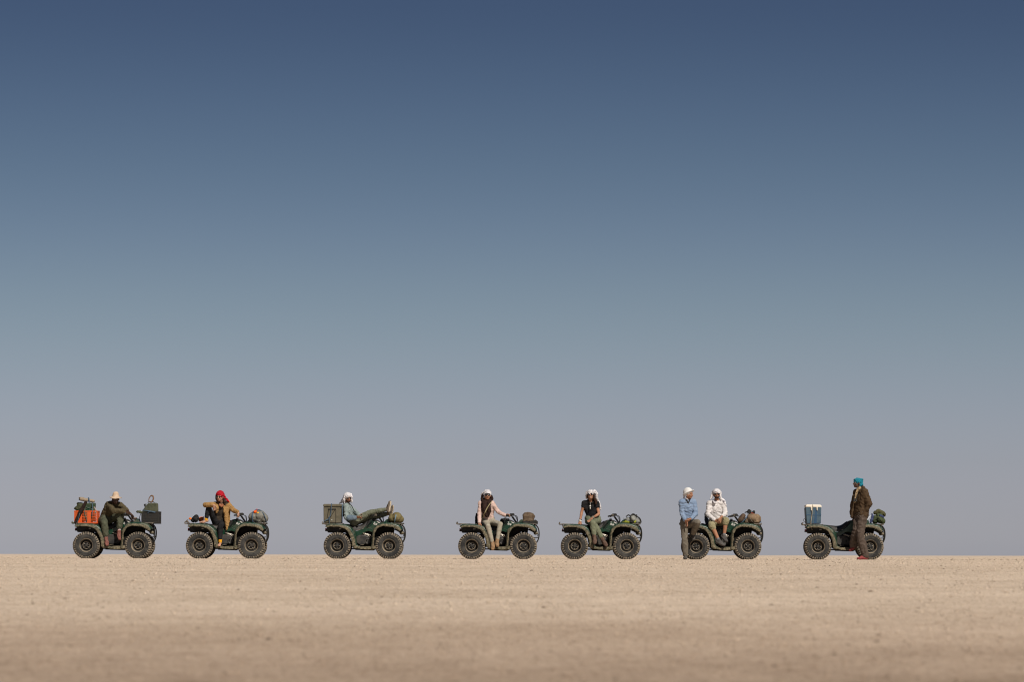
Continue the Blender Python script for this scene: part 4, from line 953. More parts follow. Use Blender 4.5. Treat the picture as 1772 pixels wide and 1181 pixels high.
# ---- 6a: man standing in a blue shirt and pith helmet
W0 = WF(6)
W = lambda a, b, y=0.0: W0(a, b, y+0.20)
J = dict(head=W(278, 200, -1.02), neck=W(252, 272, -0.97), sL=W(168, 318, -1.00), sR=W(345, 318, -0.92), eL=W(172, 482, -1.02), wL=W(222, 590, -1.12),
         eR=W(372, 490, -1.02), wR=W(300, 560, -1.18), hL=W(205, 640, -0.93), hR=W(300, 632, -0.93), kL=W(210, 850, -0.97), kR=W(400, 612, -1.22),
         aL=W(222, 1103, -0.93), aR=W(330, 780, -0.86), tL=W(218, 1113, -1.10), tR=W(348, 850, -0.94), HB=head_basis((0.80, -0.58, -0.12)),
         handL=((0.35, -0.1, -0.9), (0.5, -0.7, 0.2), 0.35), handR=((-0.75, -0.1, -0.5), (0.0, -0.6, 0.6), 0.5))
J['chest'] = W(255, 400, -0.94); J['waist'] = W(250, 520, -0.92)
p = make_person(W(222, 1155, -0.95), 'standing man in a blue shirt and white pith helmet, foot on the rear wheel', J, SKIN['tan'], g=0.92)
shirt(p, 'shirt', J, cloth('light_blue_cotton', (0.135, 0.19, 0.285), (0.205, 0.27, 0.375)), sleeve=0.93, e=0.016, fold=0.020, hem=0.0, seed=17)
trousers(p, 'trousers', J, cloth('taupe_trousers', (0.095, 0.080, 0.062), (0.17, 0.15, 0.12)), frac=1.9, e=0.013, fold=0.013, flare=0.008)
for s in 'LR': shoe(p, J, s, cloth('dark_grey_boot', (0.040, 0.036, 0.032), (0.10, 0.09, 0.08)), cloth('grey_sole', (0.09, 0.08, 0.07)), boot=0.05, nm='boot')
c, B = J['head'], J['HB']; face_bits(p, c, B, 1.0, glasses=False)
b = MB(); ell(b, c + B @ V((0, -0.045, 0.0)), (0.074, 0.058, 0.062), B); blob('hair', b, HAIRB, p, vox=0.007, smooth=1, fold=0.004)
HB2 = head_basis((0.86, -0.42, 0.42))
b = MB(); H_ = lambda x, y, z: c + HB2 @ V((x, y, z))
ell(b, H_(0, -0.014, 0.062), (0.098, 0.118, 0.110), HB2); 
for rr1 in (0.098, 0.112, 0.126, 0.138): ring(b, H_(0, -0.005, 0.050), HB2, rr1*0.92, rr1*1.05, 0.010, z=lambda a: -0.25*(rr1-0.09), n=24)

blob('pith_helmet', b, mat('white_helmet_cloth', (0.56, 0.55, 0.54), (0.64, 0.63, 0.61), bump=0.1, rough=0.8), p, vox=0.007, smooth=2)
b = MB(); b.mi = 0; limb(b, [W(212, 205, -1.0), W(205, 232, -0.99), W(198, 256, -0.97)], [0.026, 0.022, 0.012]); limb(b, [W(228, 262, -1.02), W(250, 275, -1.05)], [0.016, 0.014]); blob('neck_cloth', b, WHITEC, p, vox=0.007, smooth=2, fold=0.008)
b = MB(); limb(b, [W(238, 285, -1.045), W(265, 340, -1.045)], [0.026, 0.010]); limb(b, [W(285, 278, -1.03), W(266, 340, -1.045)], [0.018, 0.010]); blob('undershirt', b, cloth('dark_tee', (0.02, 0.02, 0.022)), p, vox=0.007, smooth=1)

# ---- 6b: man seated in a white shirt and khaki shorts
W = WF(6)
J = dict(head=W(678, 200, -0.22), neck=W(682, 280, -0.14), sL=W(575, 335, -0.14), sR=W(775, 335, -0.14), eL=W(548, 500, -0.20), wL=W(655, 585, -0.46),
         eR=W(805, 490, -0.18), wR=W(738, 540, -0.44), hL=W(625, 610, -0.04), hR=W(725, 610, -0.04), kL=W(605, 655, -0.48), kR=W(812, 585, -0.44),
         aL=W(708, 875, -0.50), aR=W(785, 808, -0.44), tL=W(795, 925, -0.56), tR=W(832, 868, -0.54), HB=head_basis((0.03, -0.99, -0.02)),
         handL=((0.55, -0.2, -0.2), (0.2, -0.4, 0.8), 0.5), handR=((-0.22, -0.1, -0.95), (-0.8, -0.5, 0.1), 0.25))
J['chest'] = W(675, 420, -0.10); J['waist'] = W(675, 520, -0.08)
p = make_person(W(708, 1155, -0.45), 'seated bearded man in a white shirt and khaki shorts with headscarf', J, SKIN['tan'], g=1.0)
shirt(p, 'shirt', J, cloth('white_linen', (0.50, 0.475, 0.465), (0.62, 0.59, 0.58)), sleeve={'L': 0.95, 'R': 0.80}, e=0.014, fold=0.018, hem=0.0, seed=21)
b = MB(); g_ = 1.0; cap(b, J['hL'], 0.115, J['hR'], 0.115)
for s in 'LR':
    h, k, a = J['h'+s], J['k'+s], J['a'+s]; limb(b, [h, h.lerp(k, 0.5), k, k.lerp(a, 0.16)], [0.108, 0.098, 0.084, 0.074])
blob('shorts', b, cloth('khaki_shorts', (0.20, 0.18, 0.10), (0.30, 0.27, 0.17)), p, vox=0.010, smooth=2, fold=0.018, seed=6)
for s in 'LR': sock(p, J, s, cloth('grey_ankle_sock', (0.12, 0.12, 0.13)), 0.05, 0.042); shoe(p, J, s, cloth('charcoal_trainer', (0.045, 0.042, 0.042), (0.10, 0.092, 0.085)), cloth('worn_sole', (0.11, 0.10, 0.09)), boot=0.0, sz=1.15)
c, B = J['head'], J['HB']; face_bits(p, c, B, 1.0)
b = MB(); ell(b, c + B @ V((0, 0.042, -0.074)), (0.050, 0.044, 0.038), B); ring(b, c + B @ V((0, 0.01, -0.055)), B, 0.064, 0.060, 0.011, 0, 180); blob('beard', b, HAIRB, p, vox=0.006, smooth=1, fold=0.005, ffreq=30)
wrap(p, c, B, WHITEC, 1.01, tails=[[(W(622, 170, -0.2), 0.022), (W(614, 220, -0.2), 0.022), (W(606, 262, -0.18), 0.014)], [(W(735, 170, -0.2), 0.022), (W(733, 225, -0.2), 0.024), (W(742, 280, -0.2), 0.020)]], side=False, brow=0.040, seed=23)
b = MB(); limb(b, [W(742, 262, -0.10), W(785, 305, -0.20), W(805, 365, -0.20)], [0.030, 0.034, 0.018]); limb(b, [W(612, 175, -0.2), W(604, 225, -0.2), W(590, 275, -0.2)], [0.014, 0.018, 0.014]); limb(b, [W(628, 300, -0.23), W(655, 335, -0.26)], [0.022, 0.018])
blob('scarf_tail', b, SHEM, p, vox=0.007, smooth=2, fold=0.012, ffreq=15)
b = MB(); q = V(p.location)
for i in range(4): ell(b, W(688, 360+45*i, -0.245) - q, (0.007, 0.005, 0.007))
b.build('shirt_buttons', M['rim'], p, kind='stuff')

# ---- 7: tall man standing in profile, brown jacket
W1 = WF(7)
W = lambda a, b, y=0.0: W1(a, b, y+0.14)
J = dict(head=W(828, 132, -0.90), neck=W(862, 195, -0.90), sL=W(925, 245, -1.04), sR=W(822, 250, -0.74), eL=W(985, 405, -1.08), wL=W(925, 500, -1.02),
         eR=W(782, 420, -0.74), wR=W(785, 545, -0.78), hL=W(895, 570, -0.96), hR=W(845, 570, -0.80), kL=W(862, 815, -1.02), kR=W(815, 745, -0.92),
         aL=W(930, 1090, -0.98), aR=W(768, 955, -0.72), tL=W(832, 1102, -1.06), tR=W(718, 1000, -0.76), HB=head_basis((-0.92, -0.38, 0.12)),
         handL=((-0.5, 0.1, -0.8), (-0.6, -0.6, 0.4), 0.3), handR=((-0.05, 0, -1), (-0.7, -0.6, 0), 0.4))
J['ddR'] = V((0.25, 0, -1))
J['chest'] = W(885, 335, -0.90); J['waist'] = W(875, 455, -0.89)
p = make_person(W(905, 1140, -0.98), 'tall standing man in a brown jacket and turquoise headwrap, facing left', J, SKIN['dark'], g=0.98, hs=1.05)
shirt(p, 'shirt', J, cloth('cream_shirt', (0.42, 0.34, 0.24)), sleeve=0.4, e=0.008, fold=0.008, hem=0.04, seed=30)
b = MB(); torso(b, J, 0.030)
for s in 'LR': limb(b, [J['s'+s], J['s'+s].lerp(J['e'+s], .5), J['e'+s], J['e'+s].lerp(J['w'+s], .95)], [0.082, 0.076, 0.070, 0.058])
cap(b, W(902, 500, -0.94), 0.142, W(858, 500, -0.84), 0.135); cap(b, W(902, 540, -0.95), 0.138, W(850, 540, -0.82), 0.130); limb(b, [W(790, 300, -0.80), W(762, 420, -0.80), W(752, 520, -0.80), W(758, 575, -0.78)], [0.045, 0.05, 0.045, 0.03])
limb(b, [W(905, 190, -0.98), W(905, 200, -0.84)], [0.045, 0.045])
blob('jacket', b, cloth('brown_wool', (0.042, 0.026, 0.014), (0.075, 0.048, 0.027), scale=26), p, vox=0.010, smooth=3, fold=0.020, seed=33)
b = MB(); limb(b, [W(862, 195, -0.99), W(835, 215, -1.00), W(815, 260, -1.00), W(798, 320, -0.99), W(790, 380, -0.97)], [0.034, 0.032, 0.028, 0.026, 0.02])
ring(b, W(862, 195, -0.90), basis_from((1, 0, 0.2), (0, 0, 1)), 0.062, 0.07, 0.018)
blob('checked_scarf', b, cloth('checked_ochre_cotton', (0.10, 0.065, 0.035), (0.40, 0.29, 0.17), scale=30, lo=0.42, hi=0.55), p, vox=0.007, smooth=2, fold=0.010, ffreq=16)
trousers(p, 'trousers', J, cloth('dark_taupe_trousers', (0.058, 0.043, 0.034), (0.10, 0.075, 0.061)), frac=1.98, e=0.026, fold=0.022, flare=0.010)
RD = cloth('red_canvas_shoe', (0.17, 0.030, 0.032), (0.25, 0.060, 0.058), scale=22)
for s in 'LR': sock(p, J, s, cloth('pale_ankle_sock', (0.4, 0.38, 0.36)), 0.03, 0.042); shoe(p, J, s, RD, cloth('pale_red_sole', (0.18, 0.05, 0.045)), boot=0.0, sz=1.1)
c, B = J['head'], J['HB']; face_bits(p, c, B, 1.05, glasses=False, lips=LIPD)
wrap(p, c, B, cloth('turquoise_cotton', (0.010, 0.135, 0.195), (0.018, 0.205, 0.275), scale=14), 1.08, tails=[[(W(868, 105, -0.9), 0.05), (W(885, 140, -0.9), 0.04), (W(890, 158, -0.88), 0.022)]], side=False, brow=0.048, loft_=0.9, seed=31, nm='headwrap')
P_ = lambda x, y, z: c + B @ V((x, y, z))
b = MB(); ell(b, P_(0, -0.02, 0.035), (0.088, 0.085, 0.06), B); blob('hair', b, HAIRK, p, vox=0.007, smooth=1)

# ------------------------------------------------------------ luggage
def wb(mb, name, m, root, bevel=0, solid=0, sharp=35, **t):
    o = V(root.location); mb.v = [tuple(V(p)-o) for p in mb.v]; return mb.build(name, m, root, bevel, solid, sharp, **t)
def wpoly(W, pts, y0, y1, mb):
    n = len(pts); vs = [W(a, b, y0) for a, b in pts] + [W(a, b, y0) + V((0, y1-y0, 0)) for a, b in pts]
    mb.add(vs, [(i, (i+1) % n, n+(i+1) % n, n+i) for i in range(n)] + [tuple(range(n))[::-1], tuple(range(n, 2*n))])
BLUE = cloth('blue_webbing', (0.035, 0.065, 0.105), (0.075, 0.11, 0.15), scale=20)
def strap(W, pts, root, m=None, wd=0.012, nm='strap', smooth=4):
    q = catmull([W(*p) for p in pts], smooth) if smooth else [W(*p) for p in pts]; o = V(root.location); b = MB()
    A, B_ = [], []
    for i, p in enumerate(q):
        d = (q[min(i+1, len(q)-1)] - q[max(i-1, 0)]).normalized(); s = d.cross(V((0, 1, 0)))
        s = s.normalized() if s.length > 0.2 else V((1, 0, 0)); A.append(p - s*wd - o); B_.append(p + s*wd - o)
    b.loft([A, B_]); return b.build(nm, m or BLUE, root, solid=0.006)
def bag(W, loc, label, cat, prims, m, name, vox=0.010, fold=0.020, ffreq=8, seed=0, group=None, fs=(1, 1, 1), smooth=12):
    r = empty(name, W(*loc), label, cat, group); b = MB()
    for p in prims:
        if p[0] == 'c': cap(b, W(*p[1]), p[2], W(*p[3]), p[4])
        elif p[0] == 'e': ell(b, W(*p[1]), p[2], Matrix.Rotation(R(p[3]), 3, 'Y') if len(p) > 3 else None)
        else:
            c_ = W(*p[1]); b.box(c_, p[2], Matrix.Rotation(R(p[3]), 3, 'Y') if len(p) > 3 else None)
    blob('fabric' if cat != 'jerrycan' else 'can', b, m, r, vox=vox, smooth=smooth, fold=fold, ffreq=ffreq, seed=seed, fstretch=fs)
    return r
OLIVEC = cloth('olive_canvas', (0.035, 0.040, 0.020), (0.075, 0.078, 0.042)); OLIVE = mat('olive_paint', (0.042, 0.047, 0.026), (0.075, 0.078, 0.048), rough=0.45, scale=9, bump=0.1)
BLACKC = cloth('black_nylon', (0.010, 0.010, 0.011), (0.035, 0.033, 0.032)); ORNG = cloth('orange_nylon', (0.60, 0.10, 0.015), (0.75, 0.20, 0.03))

def crate(W, x0, z0, x1, z1, ya, yb, label, m, name, windows, nslat, slot_x):
    r = empty(name, W((x0+x1)/2, z1, (ya+yb)/2), label, 'crate')
    a, c = W(x0, z1, ya), W(x1, z0, ya); w_, h_ = c.x-a.x, c.z-a.z; d_ = yb-ya; t = 0.010; ya, yb = YC+ya, YC+yb
    b = MB()
    b.box(((a.x+c.x)/2, ya+d_/2, a.z+0.010), (w_, d_, 0.014)); wb(b, 'base', m, r)
    for (cx_, cy_, sx, sy) in (((a.x+c.x)/2, ya, w_, t), ((a.x+c.x)/2, yb, w_, t), (a.x, ya+d_/2, t, d_), (c.x, ya+d_/2, t, d_)):
        b = MB(); alongx = sx > sy; ln = w_ if alongx else d_
        def piece(u0, u1, v0, v1, th=t):
            uc, ul = (u0+u1)/2*ln - ln/2, (u1-u0)*ln
            b.box((cx_ + (uc if alongx else 0), cy_ + (0 if alongx else uc), a.z + (v0+v1)/2*h_), (ul if alongx else th, th if alongx else ul, (v1-v0)*h_))
        piece(0, 1, 0.90, 0.995, t*1.9); piece(0, 1, 0.0, 0.10, t*1.5)
        prev = 0
        for (u0, u1) in windows:
            piece(prev, u0, 0.10, 0.90); prev = u1
            for v0, v1 in ((0.30, 0.34), (0.50, 0.54), (0.70, 0.74)): piece(u0, u1, v0, v1, t*0.8)
            for k in range(1, slot_x): uu = u0+(u1-u0)*k/slot_x; piece(uu-0.006, uu+0.006, 0.10, 0.90, t*0.7)
        piece(prev, 1, 0.10, 0.90)
        if not windows:
            for v0 in (0.26, 0.44, 0.62, 0.78): piece(0.06, 0.94, v0, v0+0.05, t*2.0)
            for u0 in (0.06, 0.35, 0.63, 0.92): piece(u0, u0+0.02, 0.10, 0.90, t*1.9)
        wb(b, 'side', m, r)
    return r

# quad 1, rear: orange crate and what is in and on it
W = WF(1)
crate(W, 168, 378, 502, 566, -0.30, 0.20, 'orange slatted plastic crate on the rear rack of the leftmost quad bike', mat('orange_plastic', (0.60, 0.078, 0.010), (0.48, 0.085, 0.020), rough=0.5, scale=6, bump=0.1), 'plastic_crate', [(0.04, 0.14), (0.34, 0.56), (0.72, 0.96)], 6, 6)
r = bag(W, (390, 400, -0.05), 'dark green jerrycan standing in the orange crate', 'jerrycan', [('b', (390, 400, -0.05), (0.28, 0.17, 0.44))], mat('dark_green_paint', (0.020, 0.042, 0.020), (0.06, 0.075, 0.04), rough=0.45, scale=9), 'jerrycan', fold=0.006, smooth=8)
b = MB(); b.tube([W(345, 262, -0.05), W(352, 240, -0.05), W(420, 240, -0.05), W(428, 262, -0.05)], 0.010, 7, 3); wb(b, 'handle', M['black'], r)
b = MB(); b.tube([W(340, 330, -0.14), W(440, 360, -0.14)], 0.008, 6); b.tube([W(440, 330, -0.14), W(340, 360, -0.14)], 0.008, 6); wb(b, 'pressed_rib', M['green'], r)
r = bag(W, (240, 340, 0.02), 'olive canvas pouch stuffed in the left end of the orange crate', 'pouch', [('c', (222, 350, 0.0), 0.075, (262, 310, 0.0), 0.085), ('e', (222, 275, 0.0), (0.04, 0.04, 0.03)), ('c', (178, 350, 0.02), 0.028, (185, 335, 0.02), 0.028)], OLIVEC, 'pouch', fold=0.012, ffreq=14)
r = empty('rolled_mat', W(350, 235, -0.05), 'rolled tan sleeping mat lying on top of the green jerrycan', 'rolled mat')
b = MB(); cap(b, W(262, 210, -0.08), 0.042, W(445, 240, -0.02), 0.036, 18); cap(b, W(235, 188, -0.02), 0.014, W(300, 196, -0.02), 0.02, 10); blob('roll', b, cloth('tan_canvas', (0.21, 0.16, 0.11), (0.32, 0.25, 0.18)), r, vox=0.007, smooth=1, fold=0.006, ffreq=12)
b = MB(); d = (W(262, 210, -0.08) - W(445, 240, -0.02)).normalized(); u, v, wv = frame(d); c0 = W(262, 210, -0.08) + d*0.030
for rad, mm, off, nm in ((0.036, M['dark'], 0.010, 'roll_end'), (0.014, mat('foam_core', (0.75, 0.6, 0.35), bump=0), 0.016, 'foam_core')):
    b = MB(); q = [c0 + d*off*0.4 + (u*math.cos(a)+v*math.sin(a))*rad + V((0, -0.012, 0)) for a in [2*math.pi*k/20 for k in range(20)]]; q2 = [p + d*0.012 for p in q]
    b.add(q+q2, [tuple(range(20))[::-1], tuple(range(20, 40))] + [(i, (i+1) % 20, 20+(i+1) % 20, 20+i) for i in range(20)]); wb(b, nm, mm, r)
strap(W, [(370, 190, -0.03), (378, 215, -0.11), (385, 262, -0.13)], r, wd=0.016)
r = empty('long_case', W(230, 440, -0.36), 'long dark brown case strapped slantwise over the orange crate', 'case')
b = MB(); cap(b, W(330, 262, -0.27), 0.038, W(255, 400, -0.34), 0.050); cap(b, W(255, 400, -0.34), 0.050, W(188, 540, -0.36), 0.036); blob('case_body', b, cloth('dark_brown_leather', (0.010, 0.006, 0.005), (0.028, 0.015, 0.011)), r, vox=0.008, smooth=2, fold=0.008, ffreq=10)
b = MB(); ell(b, W(150, 560, -0.36), (0.022, 0.022, 0.024)); cap(b, W(182, 545, -0.36), 0.012, W(155, 560, -0.36), 0.010, 8); wb(b, 'case_tip', OLIVEC, r, sharp=180)
strap(W, [(245, 415, -0.40), (232, 480, -0.40), (210, 560, -0.38)], r, wd=0.008)
strap(W, [(330, 250, -0.22), (310, 330, -0.32), (320, 420, -0.325), (345, 500, -0.325), (350, 566, -0.30)], r, m=M['rack'], wd=0.006, nm='bungee_cord')
strap(W, [(428, 262, -0.15), (430, 370, -0.32), (424, 470, -0.325)], r, wd=0.007)
r = bag(W, (470, 365, -0.22), 'crumpled pale rag tucked on the right corner of the orange crate', 'rag', [('c', (455, 330, -0.24), 0.016, (485, 375, -0.28), 0.018), ('e', (480, 400, -0.30), (0.02, 0.016, 0.03))], cloth('pale_rag', (0.18, 0.14, 0.12), (0.34, 0.28, 0.25)), 'rag', fold=0.01, ffreq=20, vox=0.007)
# quad 1, front
crate(W, 1148, 388, 1403, 568, -0.30, 0.20, 'black plastic crate on the front rack of the leftmost quad bike', M['black'], 'plastic_crate', [], 4, 9)
r = empty('jerrycan', W(1270, 380, -0.05), 'olive jerrycan with sloping shoulder standing in the black crate', 'jerrycan')
b = MB(); wpoly(W, [(1160, 540), (1158, 375), (1180, 345), (1225, 285), (1250, 268), (1365, 262), (1382, 280), (1386, 400), (1386, 540)], -0.13, 0.03, b); wb(b, 'can', OLIVE, r, bevel=0.018)
b = MB(); b.tube([W(1240, 272, -0.05), W(1250, 250, -0.05), W(1320, 250, -0.05), W(1332, 268, -0.05)], 0.009, 7, 3); wb(b, 'handle', M['black'], r)
b = MB(); b.tube([W(1205, 325, -0.05), W(1190, 290, -0.05)], 0.020, 10); b.tube([W(1180, 288, -0.05), W(1218, 284, -0.05)], 0.012, 8); wb(b, 'spout', M['black'], r)
strap(W, [(1160, 372, -0.315), (1230, 380, -0.33), (1300, 390, -0.33), (1350, 400, -0.32)], r); strap(W, [(1232, 420, -0.325), (1260, 395, -0.33), (1300, 398, -0.33), (1345, 405, -0.325)], r, wd=0.006)
r = empty('sandal', W(1285, 262, -0.05), 'brown leather sandal standing upright on the olive jerrycan', 'sandal')
b = MB(); q = [W(1285 + 32*math.cos(a) + 10*math.sin(a), 208 - 50*math.sin(a), -0.05) for a in [2*math.pi*k/20 for k in range(21)]]
for i in range(20): cap(b, q[i], 0.017 if q[i].x > W(1285, 0, 0).x else 0.010, q[i+1], 0.017 if q[i+1].x > W(1285, 0, 0).x else 0.010, 8)
blob('leather', b, cloth('brown_leather', (0.10, 0.055, 0.03), (0.22, 0.13, 0.08)), r, vox=0.006, smooth=1, fold=0.004)
r = bag(W, (1120, 395, -0.30), 'small olive gadget clipped to the left edge of the black crate', 'gadget', [('c', (1085, 392, -0.30), 0.028, (1150, 402, -0.30), 0.026), ('c', (1125, 365, -0.3), 0.006, (1128, 395, -0.3), 0.01)], OLIVEC, 'pouch', fold=0.008, ffreq=16, vox=0.006)
b = MB(); b.tube([W(1140, 410, -0.3), W(1120, 470, -0.2), W(1110, 545, -0.1)], 0.008, 6, 3); wb(b, 'cord', M['cable'], r)
bag(W, (1065, 520, -0.12), 'pale peach cloth bundle beside the dark hand on the bike cowl', 'cloth bundle', [('e', (1062, 498, -0.12), (0.045, 0.04, 0.035)), ('e', (1050, 520, -0.12), (0.03, 0.04, 0.025))], cloth('peach_cloth', (0.42, 0.30, 0.22), (0.55, 0.42, 0.32)), 'cloth_bundle', fold=0.014, ffreq=18, vox=0.007)

# quad 2
W = WF(2)
r = bag(W, (1215, 558, -0.05), 'large grey duffel strapped on the front rack behind the red-turbaned woman', 'duffel bag',
        [('c', (1135, 470, -0.22), 0.115, (1135, 470, 0.15), 0.115), ('c', (1225, 452, -0.22), 0.135, (1225, 452, 0.15), 0.135), ('c', (1290, 490, -0.2), 0.095, (1290, 490, 0.15), 0.095), ('c', (1210, 500, -0.22), 0.10, (1210, 500, 0.15), 0.10), ('c', (1320, 480, -0.10), 0.04, (1325, 490, 0.1), 0.04), ('e', (1212, 470, -0.03), (0.215, 0.30, 0.125))],
        cloth('grey_dry_bag', (0.125, 0.125, 0.11), (0.20, 0.195, 0.17), rough=0.7), 'duffel_bag', fold=0.020, ffreq=6)
strap(W, [(1130, 385, -0.25), (1118, 450, -0.36), (1122, 520, -0.34), (1135, 560, -0.30)], r, wd=0.014); strap(W, [(1150, 372, -0.2), (1230, 365, -0.26), (1290, 440, -0.32), (1320, 530, -0.26), (1310, 572, -0.22)], r, wd=0.010)
bag(W, (1165, 400, -0.28), 'bright orange-red stuff sack on top of the grey duffel', 'stuff sack', [('e', (1160, 392, -0.27), (0.042, 0.04, 0.036)), ('e', (1150, 400, -0.26), (0.03, 0.03, 0.03))], cloth('orange_red_nylon', (0.72, 0.06, 0.01), (0.85, 0.16, 0.02)), 'stuff_sack', fold=0.010, ffreq=16, vox=0.007)
bag(W, (1185, 365, -0.18), 'small dark red pouch at the peak of the grey duffel', 'pouch', [('e', (1184, 363, -0.18), (0.034, 0.03, 0.022))], cloth('dark_red_nylon', (0.34, 0.03, 0.03), (0.5, 0.08, 0.07)), 'pouch', fold=0.010, ffreq=16, vox=0.007)
bag(W, (1198, 404, -0.31), 'tiny yellow pouch beside the orange-red sack on the duffel', 'pouch', [('c', (1190, 404, -0.33), 0.014, (1208, 403, -0.33), 0.014)], cloth('yellow_nylon', (0.8, 0.42, 0.02)), 'pouch', fold=0.004, vox=0.006)
bag(W, (290, 545, -0.1), 'lumpy black bag on the rear rack near the bare foot', 'bag', [('e', (290, 500, -0.1), (0.085, 0.12, 0.075)), ('e', (300, 462, -0.1), (0.045, 0.07, 0.04)), ('e', (255, 520, -0.1), (0.05, 0.1, 0.04))], BLACKC, 'bag', fold=0.024, ffreq=11)
bag(W, (385, 530, 0.05), 'orange bag behind the bare foot on the rear rack', 'bag', [('e', (375, 500, 0.05), (0.062, 0.08, 0.05)), ('c', (350, 520, 0.02), 0.02, (400, 475, 0.04), 0.02)], cloth('burnt_orange_nylon', (0.50, 0.10, 0.03), (0.70, 0.22, 0.08)), 'bag', fold=0.018, ffreq=14, vox=0.008)
bag(W, (212, 505, -0.1), 'round orange pouch at the tail end of the rear rack', 'pouch', [('e', (213, 494, -0.12), (0.040, 0.04, 0.030))], ORNG, 'pouch', fold=0.006, vox=0.007)
bag(W, (170, 545, -0.1), 'tangled dark cord at the tail end of the rear rack', 'cord', [('c', (150, 540, -0.1), 0.018, (175, 515, -0.1), 0.014), ('c', (165, 525, -0.15), 0.012, (195, 550, -0.12), 0.016)], cloth('dusty_cord', (0.07, 0.055, 0.05), (0.2, 0.16, 0.13)), 'cord_bundle', fold=0.012, ffreq=25, vox=0.006)

# quad 3
W = WF(3)
r = empty('trunk', W(260, 562, -0.02), 'large olive hard trunk strapped behind the reclining man', 'trunk')
TR = mat('olive_trunk_plastic', (0.080, 0.072, 0.046), (0.115, 0.10, 0.068), rough=0.6, scale=8, bump=0.2)
b = MB(); wpoly(W, [(134, 556), (130, 318), (392, 318), (390, 556)], -0.33, 0.33, b); wb(b, 'body', TR, r, bevel=0.016)
b = MB(); wpoly(W, [(126, 316), (126, 288), (136, 277), (386, 277), (396, 288), (397, 316)], -0.345, 0.345, b); wb(b, 'lid', TR, r, bevel=0.010)
b = MB(); wpoly(W, [(196, 345), (314, 345), (310, 360), (200, 360)], -0.342, -0.325, b); wb(b, 'handle', M['black'], r, bevel=0.004)
b = MB()
for pts in ([(206, 358), (186, 470)], [(300, 358), (228, 478)], [(312, 358), (312, 550)], [(186, 470), (228, 478)]): b.tube([W(*p, -0.334) for p in pts], 0.0065, 6)
wb(b, 'moulded_rib', M['black'], r)
for p in ((150, 330), (380, 330), (150, 545), (380, 545)):
    b = MB(); b.box(W(*p, -0.337), (0.018, 0.012, 0.018)); wb(b, 'corner_bolt', M['rack'], r)
b = MB(); b.lathe([(0.014, 0), (0.012, -0.01), (0, -0.012)], W(253, 512, -0.335), 12); wb(b, 'latch_stud', M['decal'], r)
strap(W, [(250, 272, -0.20), (250, 276, -0.352), (242, 340, -0.356), (236, 430, -0.352), (212, 480, -0.352), (216, 520, -0.352), (218, 572, -0.34)], r, wd=0.010)
strap(W, [(140, 535, -0.345), (180, 508, -0.352), (218, 496, -0.356), (206, 480, -0.358)], r, wd=0.012)
strap(W, [(404, 290, -0.30), (406, 420, -0.33), (403, 556, -0.30)], r, wd=0.012)
r = bag(W, (1185, 555, -0.02), 'olive brown duffel under the crossed feet of the reclining man', 'duffel bag',
        [('c', (1130, 490, -0.24), 0.085, (1130, 490, 0.2), 0.085), ('c', (1200, 474, -0.24), 0.125, (1200, 474, 0.2), 0.125), ('c', (1250, 500, -0.22), 0.085, (1250, 500, 0.2), 0.085), ('c', (1120, 440, -0.2), 0.04, (1100, 520, 0.0), 0.05), ('e', (1190, 492, -0.02), (0.165, 0.31, 0.10))], cloth('olive_brown_canvas', (0.105, 0.085, 0.035), (0.17, 0.14, 0.07)), 'duffel_bag', fold=0.016, ffreq=7)
strap(W, [(1192, 394, -0.22), (1186, 450, -0.385), (1172, 510, -0.375), (1168, 552, -0.30)], r, m=cloth('pale_blue_webbing', (0.13, 0.19, 0.23)), wd=0.012)

# quad 4
W = WF(4)
r = bag(W, (1190, 560, -0.02), 'dusty brown bag in a black tray on the front rack of the fourth bike', 'bag',
        [('b', (1180, 520, -0.02), (0.26, 0.42, 0.17)), ('e', (1170, 480, -0.02), (0.125, 0.21, 0.075)), ('e', (1215, 500, -0.02), (0.10, 0.2, 0.09))], cloth('dusty_brown_canvas', (0.075, 0.050, 0.032), (0.15, 0.11, 0.075), scale=14), 'bag', fold=0.014, ffreq=9)
b = MB(); wpoly(W, [(1085, 590), (1090, 560), (1200, 575), (1285, 540), (1325, 575), (1310, 600), (1100, 606)], -0.30, 0.26, b); wb(b, 'tray', M['black'], r, bevel=0.015)
r = bag(W, (455, 600, 0.28), 'black rucksack standing behind the pink-shirted woman', 'rucksack', [('c', (450, 500, 0.28), 0.075, (452, 585, 0.28), 0.085), ('e', (430, 465, 0.28), (0.03, 0.04, 0.03)), ('c', (500, 500, 0.28), 0.06, (500, 580, 0.28), 0.07)], BLACKC, 'rucksack', fold=0.014)
strap(W, [(432, 480, 0.18), (420, 530, 0.17), (425, 585, 0.18)], r, m=M['black'], wd=0.01)

bag(W, (830, 570, -0.02), 'black tank bag on the bike in front of the pink-shirted woman', 'tank bag', [('c', (800, 560, -0.1), 0.055, (800, 560, 0.06), 0.055), ('c', (845, 545, -0.1), 0.05, (845, 545, 0.06), 0.05)], BLACKC, 'tank_bag', fold=0.010)

